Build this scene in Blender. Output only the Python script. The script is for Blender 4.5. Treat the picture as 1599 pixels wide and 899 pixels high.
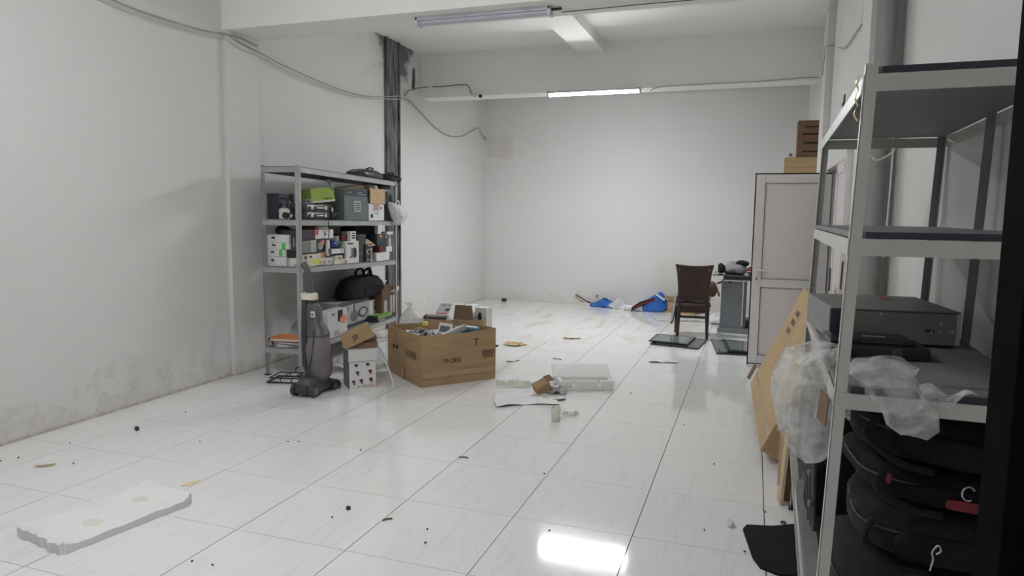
import bpy, bmesh, math, random
from mathutils import Vector, Matrix, noise
random.seed(7)
for o in list(bpy.data.objects): bpy.data.objects.remove(o)
scene = bpy.context.scene
C = scene.collection

# ------------------------------------------------------------------ camera
FPX, PITCH, YAW, ROLL, CAMH = 1083.85, 0.1067, -0.3323, 0.0123, 1.5257
def cam_axes():
    cy, sy, cp, sp = math.cos(YAW), math.sin(YAW), math.cos(PITCH), math.sin(PITCH)
    fw = Vector((sy*cp, cy*cp, -sp)); rt = Vector((cy, -sy, 0)); up = rt.cross(fw)
    c, s = math.cos(ROLL), math.sin(ROLL)
    return c*rt + s*up, -s*rt + c*up, fw
RT, UP, FW = cam_axes()
cd = bpy.data.cameras.new('camera'); cam = bpy.data.objects.new('camera', cd); C.objects.link(cam)
cd.sensor_width = 36; cd.lens = FPX/1599*36; cd.clip_start = 0.02
m = Matrix((RT, UP, -FW)).transposed().to_4x4(); m.translation = (0, 0, CAMH); cam.matrix_world = m
scene.camera = cam
# ------------------------------------------------------------------ world, exposure
w = bpy.data.worlds.new('world'); scene.world = w; w.use_nodes = True
w.node_tree.nodes['Background'].inputs[0].default_value = (0.97, 0.98, 1.0, 1)
w.node_tree.nodes['Background'].inputs[1].default_value = 0.42
scene.view_settings.view_transform = 'Standard'; scene.view_settings.look = 'None'
scene.view_settings.gamma = 1; scene.view_settings.use_curve_mapping = False
scene.view_settings.exposure = 0.15
LAMP_STRENGTH = 230.0

# ------------------------------------------------------------------ a photo pixel gives a direction; a surface gives the distance
def ray(u, v): return RT*((u-799.5)/FPX) + UP*(-(v-449.5)/FPX) + FW
def onz(u, v, z=0.0): d = ray(u, v); return Vector((0, 0, CAMH)) + d*((z-CAMH)/d.z)
def onx(u, v, x): d = ray(u, v); return Vector((0, 0, CAMH)) + d*(x/d.x)
def ony(u, v, y): d = ray(u, v); return Vector((0, 0, CAMH)) + d*(y/d.y)

# ------------------------------------------------------------------ materials
MATS = {}
def mat(name, col, rough=0.6, metal=0.0, var=0.10, scale=6.0, bump=0.0, bscale=40.0, spec=0.5, alpha=1.0, emit=0.0, stretch=None, sheen=0.0):
    if name in MATS: return MATS[name]
    mt = bpy.data.materials.new(name); mt.use_nodes = True; nt = mt.node_tree; N = nt.nodes; L = nt.links
    b = N['Principled BSDF']
    b.inputs['Roughness'].default_value = rough; b.inputs['Metallic'].default_value = metal
    b.inputs['Specular IOR Level'].default_value = spec
    if sheen: b.inputs['Sheen Weight'].default_value = sheen
    tc = N.new('ShaderNodeTexCoord'); co = tc.outputs['Object']
    if stretch:
        mp = N.new('ShaderNodeMapping'); mp.inputs['Scale'].default_value = stretch; L.new(co, mp.inputs[0]); co = mp.outputs[0]
    nz = N.new('ShaderNodeTexNoise'); nz.inputs['Scale'].default_value = scale; nz.inputs['Detail'].default_value = 5; L.new(co, nz.inputs['Vector'])
    rp = N.new('ShaderNodeValToRGB'); L.new(nz.outputs['Fac'], rp.inputs[0])
    lo = [max(0, c*(1-var)) for c in col]; hi = [min(1, c*(1+var)) for c in col]
    rp.color_ramp.elements[0].position = 0.3; rp.color_ramp.elements[0].color = (*lo, 1)
    rp.color_ramp.elements[1].position = 0.7; rp.color_ramp.elements[1].color = (*hi, 1)
    L.new(rp.outputs[0], b.inputs['Base Color'])
    if bump:
        n2 = N.new('ShaderNodeTexNoise'); n2.inputs['Scale'].default_value = bscale; n2.inputs['Detail'].default_value = 3; L.new(co, n2.inputs['Vector'])
        bp = N.new('ShaderNodeBump'); bp.inputs['Strength'].default_value = bump; bp.inputs['Distance'].default_value = 0.01
        L.new(n2.outputs['Fac'], bp.inputs['Height']); L.new(bp.outputs[0], b.inputs['Normal'])
    if emit:
        b.inputs['Emission Color'].default_value = (*col, 1); b.inputs['Emission Strength'].default_value = emit
    if alpha < 1: b.inputs['Alpha'].default_value = alpha
    MATS[name] = mt; return mt

class NT:
    """small helper to write node maths"""
    def __init__(s, name):
        s.mt = bpy.data.materials.new(name); s.mt.use_nodes = True; s.nt = s.mt.node_tree; s.N = s.nt.nodes; s.L = s.nt.links; s.b = s.N['Principled BSDF']
        MATS[name] = s.mt
    def put(s, v, sock):
        if hasattr(v, 'node'): s.L.new(v, sock)
        else: sock.default_value = v
    def m(s, op, a, b=0.0, c=0.0, clamp=False):
        n = s.N.new('ShaderNodeMath'); n.operation = op; n.use_clamp = clamp
        s.put(a, n.inputs[0]); s.put(b, n.inputs[1]); s.put(c, n.inputs[2]); return n.outputs[0]
    def pos(s):
        g = s.N.new('ShaderNodeNewGeometry'); sp = s.N.new('ShaderNodeSeparateXYZ'); s.L.new(g.outputs['Position'], sp.inputs[0])
        return g.outputs['Position'], sp.outputs[0], sp.outputs[1], sp.outputs[2]
    def noise(s, vec, scale, detail=5, rough=0.6, dist=0.0):
        n = s.N.new('ShaderNodeTexNoise'); n.inputs['Scale'].default_value = scale; n.inputs['Detail'].default_value = detail
        n.inputs['Roughness'].default_value = rough; n.inputs['Distortion'].default_value = dist
        if vec is not None: s.L.new(vec, n.inputs['Vector'])
        return n.outputs['Fac']
    def mapping(s, vec, scale=(1,1,1), rot=(0,0,0), loc=(0,0,0)):
        n = s.N.new('ShaderNodeMapping'); n.inputs['Scale'].default_value = scale; n.inputs['Rotation'].default_value = rot; n.inputs['Location'].default_value = loc
        s.L.new(vec, n.inputs[0]); return n.outputs[0]
    def step(s, v, a, b):   # smooth 0..1 as v goes a..b
        n = s.N.new('ShaderNodeMapRange'); n.interpolation_type = 'SMOOTHSTEP'; s.put(v, n.inputs[0])
        n.inputs[1].default_value = a; n.inputs[2].default_value = b; return n.outputs[0]
    def mix(s, f, a, b):
        n = s.N.new('ShaderNodeMix'); n.data_type = 'RGBA'; s.put(f, n.inputs[0])
        s.put(a if hasattr(a, 'node') else (*a, 1), n.inputs[6]); s.put(b if hasattr(b, 'node') else (*b, 1), n.inputs[7]); return n.outputs[2]
    def bump(s, h, strength=0.3, dist=0.01):
        n = s.N.new('ShaderNodeBump'); n.inputs['Strength'].default_value = strength; n.inputs['Distance'].default_value = dist
        s.L.new(h, n.inputs['Height']); s.L.new(n.outputs[0], s.b.inputs['Normal'])

def window(t, v, a, b, soft):   # 1 inside a..b
    return t.m('MULTIPLY', t.step(v, a-soft, a+soft), t.m('SUBTRACT', 1.0, t.step(v, b-soft, b+soft)))

WHITE = (0.71, 0.705, 0.69)
def wall_material(name, kind, WHITE=WHITE):
    t = NT(name); P, X, Y, Z = t.pos()
    big = t.noise(P, 0.9, 4); fine = t.noise(P, 14, 6, 0.7); mid = t.noise(P, 4.5, 6, 0.65, 0.4)
    col = t.mix(big, tuple(c*0.95 for c in WHITE), tuple(min(1, c*1.04) for c in WHITE))
    if kind == 'left':
        # damp, peeling band along the foot of the wall
        lim = t.m('ADD', 0.03, t.m('MULTIPLY', t.m('SUBTRACT', mid, 0.38, clamp=True), 1.5))
        damp = t.m('SUBTRACT', 1.0, t.step(t.m('SUBTRACT', Z, lim), -0.10, 0.05))
        zone = t.m('MULTIPLY', t.step(Y, 11.6, 4.0), 1.0)
        f = t.m('MULTIPLY', t.m('MULTIPLY', damp, t.m('ADD', 0.25, t.m('MULTIPLY', zone, 0.75))), t.step(fine, 0.25, 0.75))
        col = t.mix(t.m('MULTIPLY', f, 0.62), col, (0.56, 0.50, 0.41))
        foot = t.m('MULTIPLY', t.m('SUBTRACT', 1.0, t.step(Z, 0.008, 0.035)), t.step(fine, 0.2, 0.6)); col = t.mix(t.m('MULTIPLY', foot, 0.6), col, (0.42, 0.34, 0.24))
        # soot around the head of the steel column
        yy = t.m('ABSOLUTE', t.m('SUBTRACT', Y, 8.25))
        r = t.m('ADD', t.m('MULTIPLY', yy, 1.0), t.m('MULTIPLY', t.m('SUBTRACT', 3.75, Z), 0.55))
        r = t.m('ADD', r, t.m('MULTIPLY', t.m('SUBTRACT', mid, 0.5), 0.9))
        soot = t.m('SUBTRACT', 1.0, t.step(r, 0.36, 0.60))
        col = t.mix(t.m('MULTIPLY', soot, 0.85), col, (0.06, 0.065, 0.075))
        grime = t.m('MULTIPLY', t.m('SUBTRACT', 1.0, t.step(yy, 0.2, 1.1)), t.m('MULTIPLY', t.step(Z, 2.6, 3.2), t.step(mid, 0.45, 0.75)))
        col = t.mix(t.m('MULTIPLY', grime, 0.35), col, (0.3, 0.28, 0.25))
        t.bump(t.m('ADD', t.m('MULTIPLY', fine, 0.2), t.m('MULTIPLY', damp, t.m('MULTIPLY', mid, 0.8))), 0.35, 0.012)
    elif kind == 'back':
        lim = t.m('ADD', 0.02, t.m('MULTIPLY', t.m('SUBTRACT', mid, 0.38, clamp=True), 0.9))
        damp = t.m('SUBTRACT', 1.0, t.step(t.m('SUBTRACT', Z, lim), -0.07, 0.06))
        col = t.mix(t.m('MULTIPLY', t.m('MULTIPLY', damp, t.step(fine, 0.2, 0.8)), 0.55), col, (0.56, 0.48, 0.37))
        # raw plaster patch in the corner, and a damp plume behind the chair
        nx = t.m('MULTIPLY', t.m('SUBTRACT', mid, 0.5), 0.12)
        pa = t.m('MULTIPLY', window(t, t.m('ADD', X, nx), -4.46, -3.98, 0.03), window(t, t.m('ADD', Z, nx), 2.48, 2.86, 0.025))
        col = t.mix(t.m('MULTIPLY', pa, 0.55), col, (0.60, 0.56, 0.48))
        pl = t.m('MULTIPLY', window(t, t.m('ADD', X, nx), -1.45, -0.95, 0.12), window(t, Z, 0.0, 0.75, 0.2))
        col = t.mix(t.m('MULTIPLY', t.m('MULTIPLY', pl, mid), 0.4), col, (0.55, 0.49, 0.38))
        t.bump(fine, 0.08, 0.006)
    else:
        t.bump(fine, 0.08, 0.006)
    t.L.new(col, t.b.inputs['Base Color']); t.b.inputs['Roughness'].default_value = 0.75; t.b.inputs['Specular IOR Level'].default_value = 0.25
    return t.mt

def tile_material():
    t = NT('marble_tile')
    tc = t.N.new('ShaderNodeTexCoord'); oi = t.N.new('ShaderNodeObjectInfo')
    va = t.N.new('ShaderNodeVectorMath'); va.operation = 'ADD'; t.L.new(tc.outputs['Object'], va.inputs[0])
    cx = t.N.new('ShaderNodeCombineXYZ'); k = t.m('MULTIPLY', oi.outputs['Random'], 37.0)
    t.L.new(k, cx.inputs[0]); t.L.new(k, cx.inputs[1]); t.L.new(cx.outputs[0], va.inputs[1])
    v = t.mapping(va.outputs[0], scale=(9, 1.3, 1), rot=(0, 0, 0.55))
    n1 = t.noise(v, 2.2, 6, 0.65, 0.6)
    vein = t.m('MULTIPLY', t.step(n1, 0.55, 0.62), t.m('SUBTRACT', 1.0, t.step(n1, 0.62, 0.72)))
    n2 = t.noise(va.outputs[0], 2.0, 3)
    col = t.mix(n2, (0.80, 0.80, 0.79), (0.85, 0.85, 0.84))
    col = t.mix(t.m("MULTIPLY", vein, 0.15), col, (0.50, 0.485, 0.46))
    P, X, Y, Z = t.pos()
    # rusty water marks with a shape of their own, far half of the room
    pv = t.mapping(P, scale=(3.0, 0.8, 1), rot=(0, 0, 0.1)); n3 = t.noise(pv, 1.6, 5, 0.6, 0.5)
    zone = t.m('MULTIPLY', window(t, Y, 7.6, 10.9, 0.7), window(t, X, -4.0, -0.9, 0.5))
    col = t.mix(t.m('MULTIPLY', t.m('MULTIPLY', zone, t.step(n3, 0.50, 0.70)), 0.5), col, (0.55, 0.43, 0.32))
    dirt = t.noise(P, 5.5, 8, 0.75)
    col = t.mix(t.m('MULTIPLY', t.step(dirt, 0.58, 0.82), 0.22), col, (0.5, 0.47, 0.42))
    t.L.new(col, t.b.inputs['Base Color'])
    t.L.new(t.m("ADD", 0.03, t.m("MULTIPLY", dirt, 0.09)), t.b.inputs['Roughness'])
    t.b.inputs['Specular IOR Level'].default_value = 0.45
    return t.mt

def plastic_film(name, col, dens, rough=0.25):
    mt = bpy.data.materials.new(name); mt.use_nodes = True; nt = mt.node_tree; N = nt.nodes; L = nt.links
    b = N['Principled BSDF']; b.inputs['Base Color'].default_value = (*col, 1); b.inputs['Roughness'].default_value = rough
    tr = N.new('ShaderNodeBsdfTransparent'); tr.inputs[0].default_value = (0.96, 0.97, 0.97, 1)
    tl = N.new('ShaderNodeBsdfTranslucent'); tl.inputs[0].default_value = (*col, 1)
    a = N.new('ShaderNodeMixShader'); a.inputs[0].default_value = 0.35; L.new(b.outputs[0], a.inputs[1]); L.new(tl.outputs[0], a.inputs[2])
    tc = N.new('ShaderNodeTexCoord'); nz = N.new('ShaderNodeTexNoise'); nz.inputs['Scale'].default_value = 13; nz.inputs['Detail'].default_value = 6; nz.inputs['Distortion'].default_value = 1.2; L.new(tc.outputs['Object'], nz.inputs['Vector'])
    mr = N.new('ShaderNodeMapRange'); L.new(nz.outputs['Fac'], mr.inputs[0]); mr.inputs[1].default_value = 0.3; mr.inputs[2].default_value = 0.7
    mr.inputs[3].default_value = dens*(0.3+0.5*(dens > 0.7)); mr.inputs[4].default_value = min(1, dens*1.7)
    x = N.new('ShaderNodeMixShader'); L.new(mr.outputs[0], x.inputs[0]); L.new(tr.outputs[0], x.inputs[1]); L.new(a.outputs[0], x.inputs[2])
    n2 = N.new('ShaderNodeTexNoise'); n2.inputs['Scale'].default_value = 22; n2.inputs['Detail'].default_value = 3; L.new(tc.outputs['Object'], n2.inputs['Vector'])
    bp = N.new('ShaderNodeBump'); bp.inputs['Strength'].default_value = 0.6; bp.inputs['Distance'].default_value = 0.02; L.new(n2.outputs['Fac'], bp.inputs['Height']); L.new(bp.outputs[0], b.inputs['Normal'])
    L.new(x.outputs[0], N['Material Output'].inputs[0]); MATS[name] = mt; return mt

# ------------------------------------------------------------------ mesh building
class BM:
    def __init__(s): s.v = []; s.f = []
    def add(s, vs, fs):
        o = len(s.v); s.v += [tuple(p) for p in vs]; s.f += [tuple(i+o for i in f) for f in fs]; return s
    def box(s, c, d, rot=None, bev=0.0):
        x, y, z = d[0]/2, d[1]/2, d[2]/2; R = rot_m(rot); c = Vector(c)
        if bev <= 0:
            vs = [Vector((a*x, b*y, e*z)) for e in (-1, 1) for b in (-1, 1) for a in (-1, 1)]
            fs = [(0,2,3,1), (4,5,7,6), (0,1,5,4), (2,6,7,3), (0,4,6,2), (1,3,7,5)]
        else:
            b_ = min(bev, x*0.9, y*0.9, z*0.9); bm = bmesh.new(); bmesh.ops.create_cube(bm, size=1)
            for q in bm.verts: q.co = Vector((q.co.x*2*x, q.co.y*2*y, q.co.z*2*z))
            bmesh.ops.bevel(bm, geom=bm.edges[:], offset=b_, segments=2, profile=0.6, affect='EDGES')
            bm.verts.index_update(); vs = [q.co.copy() for q in bm.verts]; fs = [tuple(q.index for q in f.verts) for f in bm.faces]; bm.free()
        return s.add([R @ q + c for q in vs], fs)
    def hexa(s, p):   # 8 points: bottom ring 0-3, top ring 4-7
        return s.add(p, [(3,2,1,0), (4,5,6,7), (0,1,5,4), (1,2,6,5), (2,3,7,6), (3,0,4,7)])
    def tube(s, pts, r, seg=8, cap=True, closed=False):
        pts = [Vector(p) for p in pts]; n = len(pts); rs = r if isinstance(r, (list, tuple)) else [r]*n
        vs = []; up = None
        for i, p in enumerate(pts):
            a = pts[(i-1) % n] if (closed or i > 0) else pts[0]; b = pts[(i+1) % n] if (closed or i < n-1) else pts[-1]
            t = (b-a).normalized()
            if up is None: up = Vector((0, 0, 1)) if abs(t.z) < 0.9 else Vector((1, 0, 0))
            sd = t.cross(up)
            if sd.length < 1e-5: sd = t.orthogonal()
            sd.normalize(); up = sd.cross(t).normalized()
            for k in range(seg):
                g = 2*math.pi*k/seg; vs.append(p + sd*(rs[i]*math.cos(g)) + up*(rs[i]*math.sin(g)))
        fs = []
        for i in range(n if closed else n-1):
            j = (i+1) % n
            for k in range(seg):
                l = (k+1) % seg; fs.append((i*seg+k, j*seg+k, j*seg+l, i*seg+l))
        if cap and not closed: fs.append(tuple(range(seg))); fs.append(tuple((n-1)*seg+k for k in reversed(range(seg))))
        return s.add(vs, fs)
    def cyl(s, a, b, r, r2=None, seg=16): return s.tube([a, b], [r, r if r2 is None else r2], seg)
    def lathe(s, prof, c=(0,0,0), seg=20, rot=None):
        R = rot_m(rot); c = Vector(c); vs = []; fs = []
        for r, z in prof:
            for k in range(seg): g = 2*math.pi*k/seg; vs.append(R @ Vector((r*math.cos(g), r*math.sin(g), z)) + c)
        for i in range(len(prof)-1):
            for k in range(seg): l = (k+1) % seg; fs.append((i*seg+k, i*seg+l, (i+1)*seg+l, (i+1)*seg+k))
        fs.append(tuple(reversed(range(seg)))); fs.append(tuple((len(prof)-1)*seg+k for k in range(seg)))
        return s.add(vs, fs)
    def loft(s, secs, seg=20, rot=None, at=(0,0,0), ex=2.6, nz=0.0, ns=6.0):
        """rings (cx, cy, cz, rx, ry[, exponent]) stacked along z"""
        R = rot_m(rot); at = Vector(at); vs = []; fs = []
        for q in secs:
            cx, cy, cz, rx, ry = q[:5]; e = q[5] if len(q) > 5 else ex
            for k in range(seg):
                g = 2*math.pi*k/seg; a, b = math.cos(g), math.sin(g)
                p = Vector((cx + rx*math.copysign(abs(a)**(2/e), a), cy + ry*math.copysign(abs(b)**(2/e), b), cz))
                if nz: p += noise.noise_vector(p*ns + at*3)*nz
                vs.append(R @ p + at)
        n = len(secs)
        for i in range(n-1):
            for k in range(seg): l = (k+1) % seg; fs.append((i*seg+k, i*seg+l, (i+1)*seg+l, (i+1)*seg+k))
        fs.append(tuple(reversed(range(seg)))); fs.append(tuple((n-1)*seg+k for k in range(seg)))
        return s.add(vs, fs)
    def cushion(s, c, d, rot=None, ex=4.0, nu=20, nv=10, nz=0.0, ns=5.0, seed=0.0):
        """superellipsoid with noise: bags, cloth heaps, bundles"""
        R = rot_m(rot); c = Vector(c); vs = []; fs = []; sg = lambda q, e: math.copysign(abs(q)**e, q); e = 2/ex
        for j in range(nv+1):
            t = -math.pi/2 + math.pi*j/nv
            for i in range(nu):
                g = 2*math.pi*i/nu
                p = Vector((sg(math.cos(t), e)*sg(math.cos(g), e)*d[0]/2, sg(math.cos(t), e)*sg(math.sin(g), e)*d[1]/2, sg(math.sin(t), e)*d[2]/2))
                if nz: p += noise.noise_vector(p*ns + Vector((seed, seed*1.7, -seed)))*nz
                vs.append(R @ p + c)
        for j in range(nv):
            for i in range(nu): k = (i+1) % nu; fs.append((j*nu+i, j*nu+k, (j+1)*nu+k, (j+1)*nu+i))
        return s.add(vs, fs)
    def sheet(s, fn, nu, nv, th=0.002):
        P = [[Vector(fn(i/nu, j/nv)) for i in range(nu+1)] for j in range(nv+1)]
        vs = []; w_ = nu+1
        for dz in (0, 1):
            for j in range(nv+1):
                for i in range(nu+1):
                    p = P[j][i]
                    if dz:
                        a = P[j][min(i+1, nu)]-P[j][max(i-1, 0)]; b = P[min(j+1, nv)][i]-P[max(j-1, 0)][i]; n_ = a.cross(b)
                        if n_.length > 1e-9: p = p + n_.normalized()*th
                    vs.append(p)
        fs = []; o = (nv+1)*w_
        for j in range(nv):
            for i in range(nu):
                a = j*w_+i; fs.append((a, a+w_, a+w_+1, a+1)); fs.append((o+a, o+a+1, o+a+w_+1, o+a+w_))
        bd = [j*w_ for j in range(nv)] + [nv*w_+i for i in range(nu)] + [j*w_+nu for j in range(nv, 0, -1)] + [i for i in range(nu, 0, -1)]
        for k in range(len(bd)):
            a, b = bd[k], bd[(k+1) % len(bd)]; fs.append((b, a, o+a, o+b))
        return s.add(vs, fs)
    def prism(s, pts, h, fr=None):
        """polygon in xy extruded by h along z, then placed by matrix fr"""
        fr = fr or Matrix.Identity(4); n = len(pts)
        vs = [fr @ Vector((x, y, 0)) for x, y in pts] + [fr @ Vector((x, y, h)) for x, y in pts]
        return s.add(vs, [tuple(reversed(range(n))), tuple(range(n, 2*n))] + [(i, (i+1) % n, n+(i+1) % n, n+i) for i in range(n)])
    def mesh(s, name, material, smooth=None):
        me = bpy.data.meshes.new(name); me.from_pydata(s.v, [], s.f); me.validate()
        bm = bmesh.new(); bm.from_mesh(me); bmesh.ops.remove_doubles(bm, verts=bm.verts, dist=1e-6); bmesh.ops.recalc_face_normals(bm, faces=bm.faces); bm.to_mesh(me); bm.free()
        if material: me.materials.append(MATS[material] if isinstance(material, str) else material)
        if smooth:
            for p in me.polygons: p.use_smooth = True
            me.set_sharp_from_angle(angle=math.radians(smooth))
        return me

def rot_m(r):
    if r is None: return Matrix.Identity(3)
    if isinstance(r, Matrix): return r
    from mathutils import Euler
    return Euler(r).to_matrix()
def link(name, data, parent=None, loc=(0,0,0), rot=(0,0,0)):
    o = bpy.data.objects.new(name, data); C.objects.link(o); o.location = loc; o.rotation_euler = rot
    if parent: o.parent = parent
    return o
def tag(o, label=None, cat=None, group=None, kind=None):
    if label: o['label'] = label
    if cat: o['category'] = cat
    if group: o['group'] = group
    if kind: o['kind'] = kind
    return o
def thing(name, label, cat, loc=(0,0,0), rz=0.0, group=None, rot=None):
    return tag(link(name, None, None, loc, rot or (0, 0, rz)), label, cat, group)
def part(parent, name, bm, material, smooth=None, label=None):
    o = link(name, bm.mesh(name, material, smooth), parent)
    if label: o['label'] = label
    return o
def single(name, label, cat, bm, material, loc=(0,0,0), rz=0.0, smooth=None, group=None, rot=None):
    return tag(link(name, bm.mesh(name, material, smooth), None, loc, rot or (0, 0, rz)), label, cat, group)
def struct(name, bm, material, parent=None, smooth=None):
    o = link(name, bm.mesh(name, material, smooth), parent)
    if not parent: o['kind'] = 'structure'
    return o
def text_mesh(body, h, depth=0.0004):
    cu = bpy.data.curves.new('lettering', 'FONT'); cu.body = body; cu.size = h*1.35; cu.extrude = depth; cu.align_x = 'CENTER'; cu.align_y = 'CENTER'; cu.resolution_u = 2
    o = bpy.data.objects.new('lettering', cu); C.objects.link(o); bpy.context.view_layer.update()
    me = bpy.data.meshes.new_from_object(o.evaluated_get(bpy.context.evaluated_depsgraph_get())); bpy.data.objects.remove(o); return me
def lettering(parent, body, h, fr, material, width=None):
    me = text_mesh(body, h); xs = [v.co.x for v in me.vertices]; sx = width/(max(xs)-min(xs)) if width and xs else 1
    for v in me.vertices: v.co = fr @ Vector((v.co.x*sx, v.co.y, v.co.z))
    me.materials.clear(); me.materials.append(MATS[material]); return link('lettering', me, parent)
# frames on the faces of a box of size d standing on z=0, centred on x,y: local x right, y up, z out
def face_frame(d, face, off=0.0005):
    x, y, z = d
    F = {'front': ((1,0,0), (0,0,1), (0,-1,0), (0,-y/2-off,z/2)), 'back': ((-1,0,0), (0,0,1), (0,1,0), (0,y/2+off,z/2)),
         'right': ((0,1,0), (0,0,1), (1,0,0), (x/2+off,0,z/2)), 'left': ((0,-1,0), (0,0,1), (-1,0,0), (-x/2-off,0,z/2)),
         'top': ((1,0,0), (0,1,0), (0,0,1), (0,0,z+off))}[face]
    mm = Matrix.Identity(4)
    for i in range(3):
        for k in range(3): mm[k][i] = F[i][k]
        mm[i][3] = F[3][i]
    return mm
def face_dims(d, face): return {'front': (d[0], d[2]), 'back': (d[0], d[2]), 'right': (d[1], d[2]), 'left': (d[1], d[2]), 'top': (d[0], d[1])}[face]
def prints(parent, d, plist):
    """flat print on a box: ('rect', face, u0,v0,u1,v1, material) / ('text', face, u, v, height, words, material) / ('oval', ...)"""
    cnt = {}
    for q in plist:
        fr = face_frame(d, q[1]); W, H = face_dims(d, q[1]); cnt[q[1]] = cnt.get(q[1], 0)+1; fr = fr @ Matrix.Translation((0, 0, 0.0006*cnt[q[1]]))
        if q[0] == 'text':
            lettering(parent, q[5], q[4]*H, fr @ Matrix.Translation(((q[2]-0.5)*W, (q[3]-0.5)*H, 0)), q[6], q[7]*W if len(q) > 7 else None)
        else:
            u0, v0, u1, v1 = [(q[2]-0.5)*W, (q[3]-0.5)*H, (q[4]-0.5)*W, (q[5]-0.5)*H]
            if q[0] == 'rect': pts = [(u0,v0), (u1,v0), (u1,v1), (u0,v1)]
            elif q[0] == 'bars':
                b = BM(); n = q[7] if len(q) > 7 else 12; rnd = random.Random(n)
                x = u0
                while x < u1: ww = (u1-u0)/n*rnd.uniform(0.25, 0.75); b.prism([(x,v0), (x+ww,v0), (x+ww,v1), (x,v1)], 0.0004, fr); x += (u1-u0)/n
                part(parent, 'barcode', b, q[6]); continue
            else: pts = [((u0+u1)/2+(u1-u0)/2*math.cos(g), (v0+v1)/2+(v1-v0)/2*math.sin(g)) for g in [2*math.pi*k/20 for k in range(20)]]
            part(parent, 'printed_panel', BM().prism(pts, 0.0004, fr), q[6])
def rbox(name, label, cat, loc, d, material, plist=(), rz=0.0, rot=None, group=None, bev=0.002):
    t = thing(name, label, cat, loc, rz, group, rot)
    part(t, 'body', BM().box((0, 0, d[2]/2), d, bev=bev), material)
    prints(t, d, plist); return t
def curve(pts, n=8):
    """Catmull-Rom through pts"""
    P = [Vector(p) for p in pts]; P = [2*P[0]-P[1]] + P + [2*P[-1]-P[-2]]; out = []
    for i in range(1, len(P)-2):
        for k in range(n):
            t = k/n; a, b, c_, d = P[i-1], P[i], P[i+1], P[i+2]
            out.append(0.5*((2*b)+(c_-a)*t+(2*a-5*b+4*c_-d)*t*t+(3*b-a-3*c_+d)*t*t*t))
    out.append(P[-2]); return out
# ================================================================== materials
wall_material('wall_paint_left', 'left'); wall_material('wall_paint_back', 'back'); wall_material('wall_paint', 'plain'); tile_material(); wall_material('ceiling_paint', 'plain', (0.90, 0.89, 0.855))
mat('foam_stain', (0.70, 0.685, 0.60), 0.9, var=0.06); mat('pale_yellow', (0.78, 0.68, 0.33), 0.6, var=0.15, scale=12); mat('grout', (0.22, 0.21, 0.20), 0.9)
mat('cardboard', (0.40, 0.27, 0.155), 0.85, var=0.12, scale=3, bump=0.1, bscale=60, stretch=(1, 1, 6), spec=0.2)
mat('cardboard_light', (0.52, 0.38, 0.22), 0.85, var=0.08, scale=3, bump=0.1, spec=0.2)
mat('cardboard_dark', (0.21, 0.135, 0.09), 0.85, var=0.12, spec=0.2)
mat('packing_tape', (0.42, 0.29, 0.165), 0.3, var=0.06)
mat('ink', (0.03, 0.025, 0.02), 0.8); mat('ink_faded', (0.16, 0.11, 0.075), 0.85, var=0.3, scale=25)
mat('zinc', (0.40, 0.41, 0.405), 0.45, 0.25, var=0.10, scale=5); mat('shelf_paint', (0.52, 0.53, 0.48), 0.4, 0.1, var=0.06, scale=4)
mat('shelf_grey', (0.25, 0.26, 0.265), 0.5, 0.3, var=0.12)
mat('board_grey', (0.20, 0.20, 0.20), 0.55, var=0.12, scale=3); mat('board_edge', (0.028, 0.031, 0.045), 0.5)
mat('black_plastic', (0.018, 0.018, 0.02), 0.35, var=0.2); mat('black_fabric', (0.014, 0.014, 0.017), 0.9, var=0.35, scale=14, bump=0.4, bscale=160, spec=0.2, sheen=0.05)
mat('navy_fabric', (0.0105, 0.0112, 0.014), 0.85, var=0.3, bump=0.3, bscale=120, spec=0.2); mat('black_gloss', (0.012, 0.012, 0.013), 0.22, var=0.2, scale=9)
mat('jamb_black', (0.0035, 0.0035, 0.004), 0.8, var=0.3, scale=7, spec=0.02); mat('dark_grey', (0.06, 0.063, 0.07), 0.5); mat('mid_grey', (0.16, 0.165, 0.17), 0.5); mat('steel', (0.6, 0.6, 0.6), 0.28, 0.9)
mat('slate', (0.055, 0.075, 0.09), 0.5); mat('slate_light', (0.12, 0.145, 0.155), 0.5); mat('slate_dark', (0.03, 0.038, 0.05), 0.5)
mat('paper_white', (0.72, 0.72, 0.71), 0.6, var=0.04); mat('card_white', (0.66, 0.66, 0.645), 0.55, var=0.05); mat('foam', (0.80, 0.80, 0.79), 0.9, var=0.03, bump=0.25, bscale=120, spec=0.2)
mat('pvc_white', (0.78, 0.74, 0.74), 0.35, var=0.02); mat('pvc_panel', (0.82, 0.745, 0.74), 0.4, var=0.03, scale=1.5); mat('gasket', (0.01, 0.01, 0.01), 0.6); mat('seam', (0.25, 0.23, 0.23), 0.7)
mat('red', (0.50, 0.03, 0.03), 0.5); mat('red_dark', (0.16, 0.012, 0.018), 0.6); mat('pink_red', (0.55, 0.05, 0.09), 0.5); mat('orange', (0.62, 0.20, 0.07), 0.6); mat('salmon', (0.75, 0.28, 0.20), 0.5)
mat('lime', (0.34, 0.47, 0.09), 0.5); mat('green', (0.17, 0.32, 0.06), 0.5); mat('green_bright', (0.07, 0.55, 0.12), 0.5); mat('green_dark', (0.03, 0.17, 0.08), 0.5); mat('yellow', (0.72, 0.72, 0.10), 0.5)
mat('purple', (0.045, 0.02, 0.05), 0.5); mat('blue_deep', (0.025, 0.045, 0.20), 0.45); mat('teal', (0.05, 0.20, 0.24), 0.5); mat('maroon', (0.10, 0.025, 0.02), 0.5)
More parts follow.
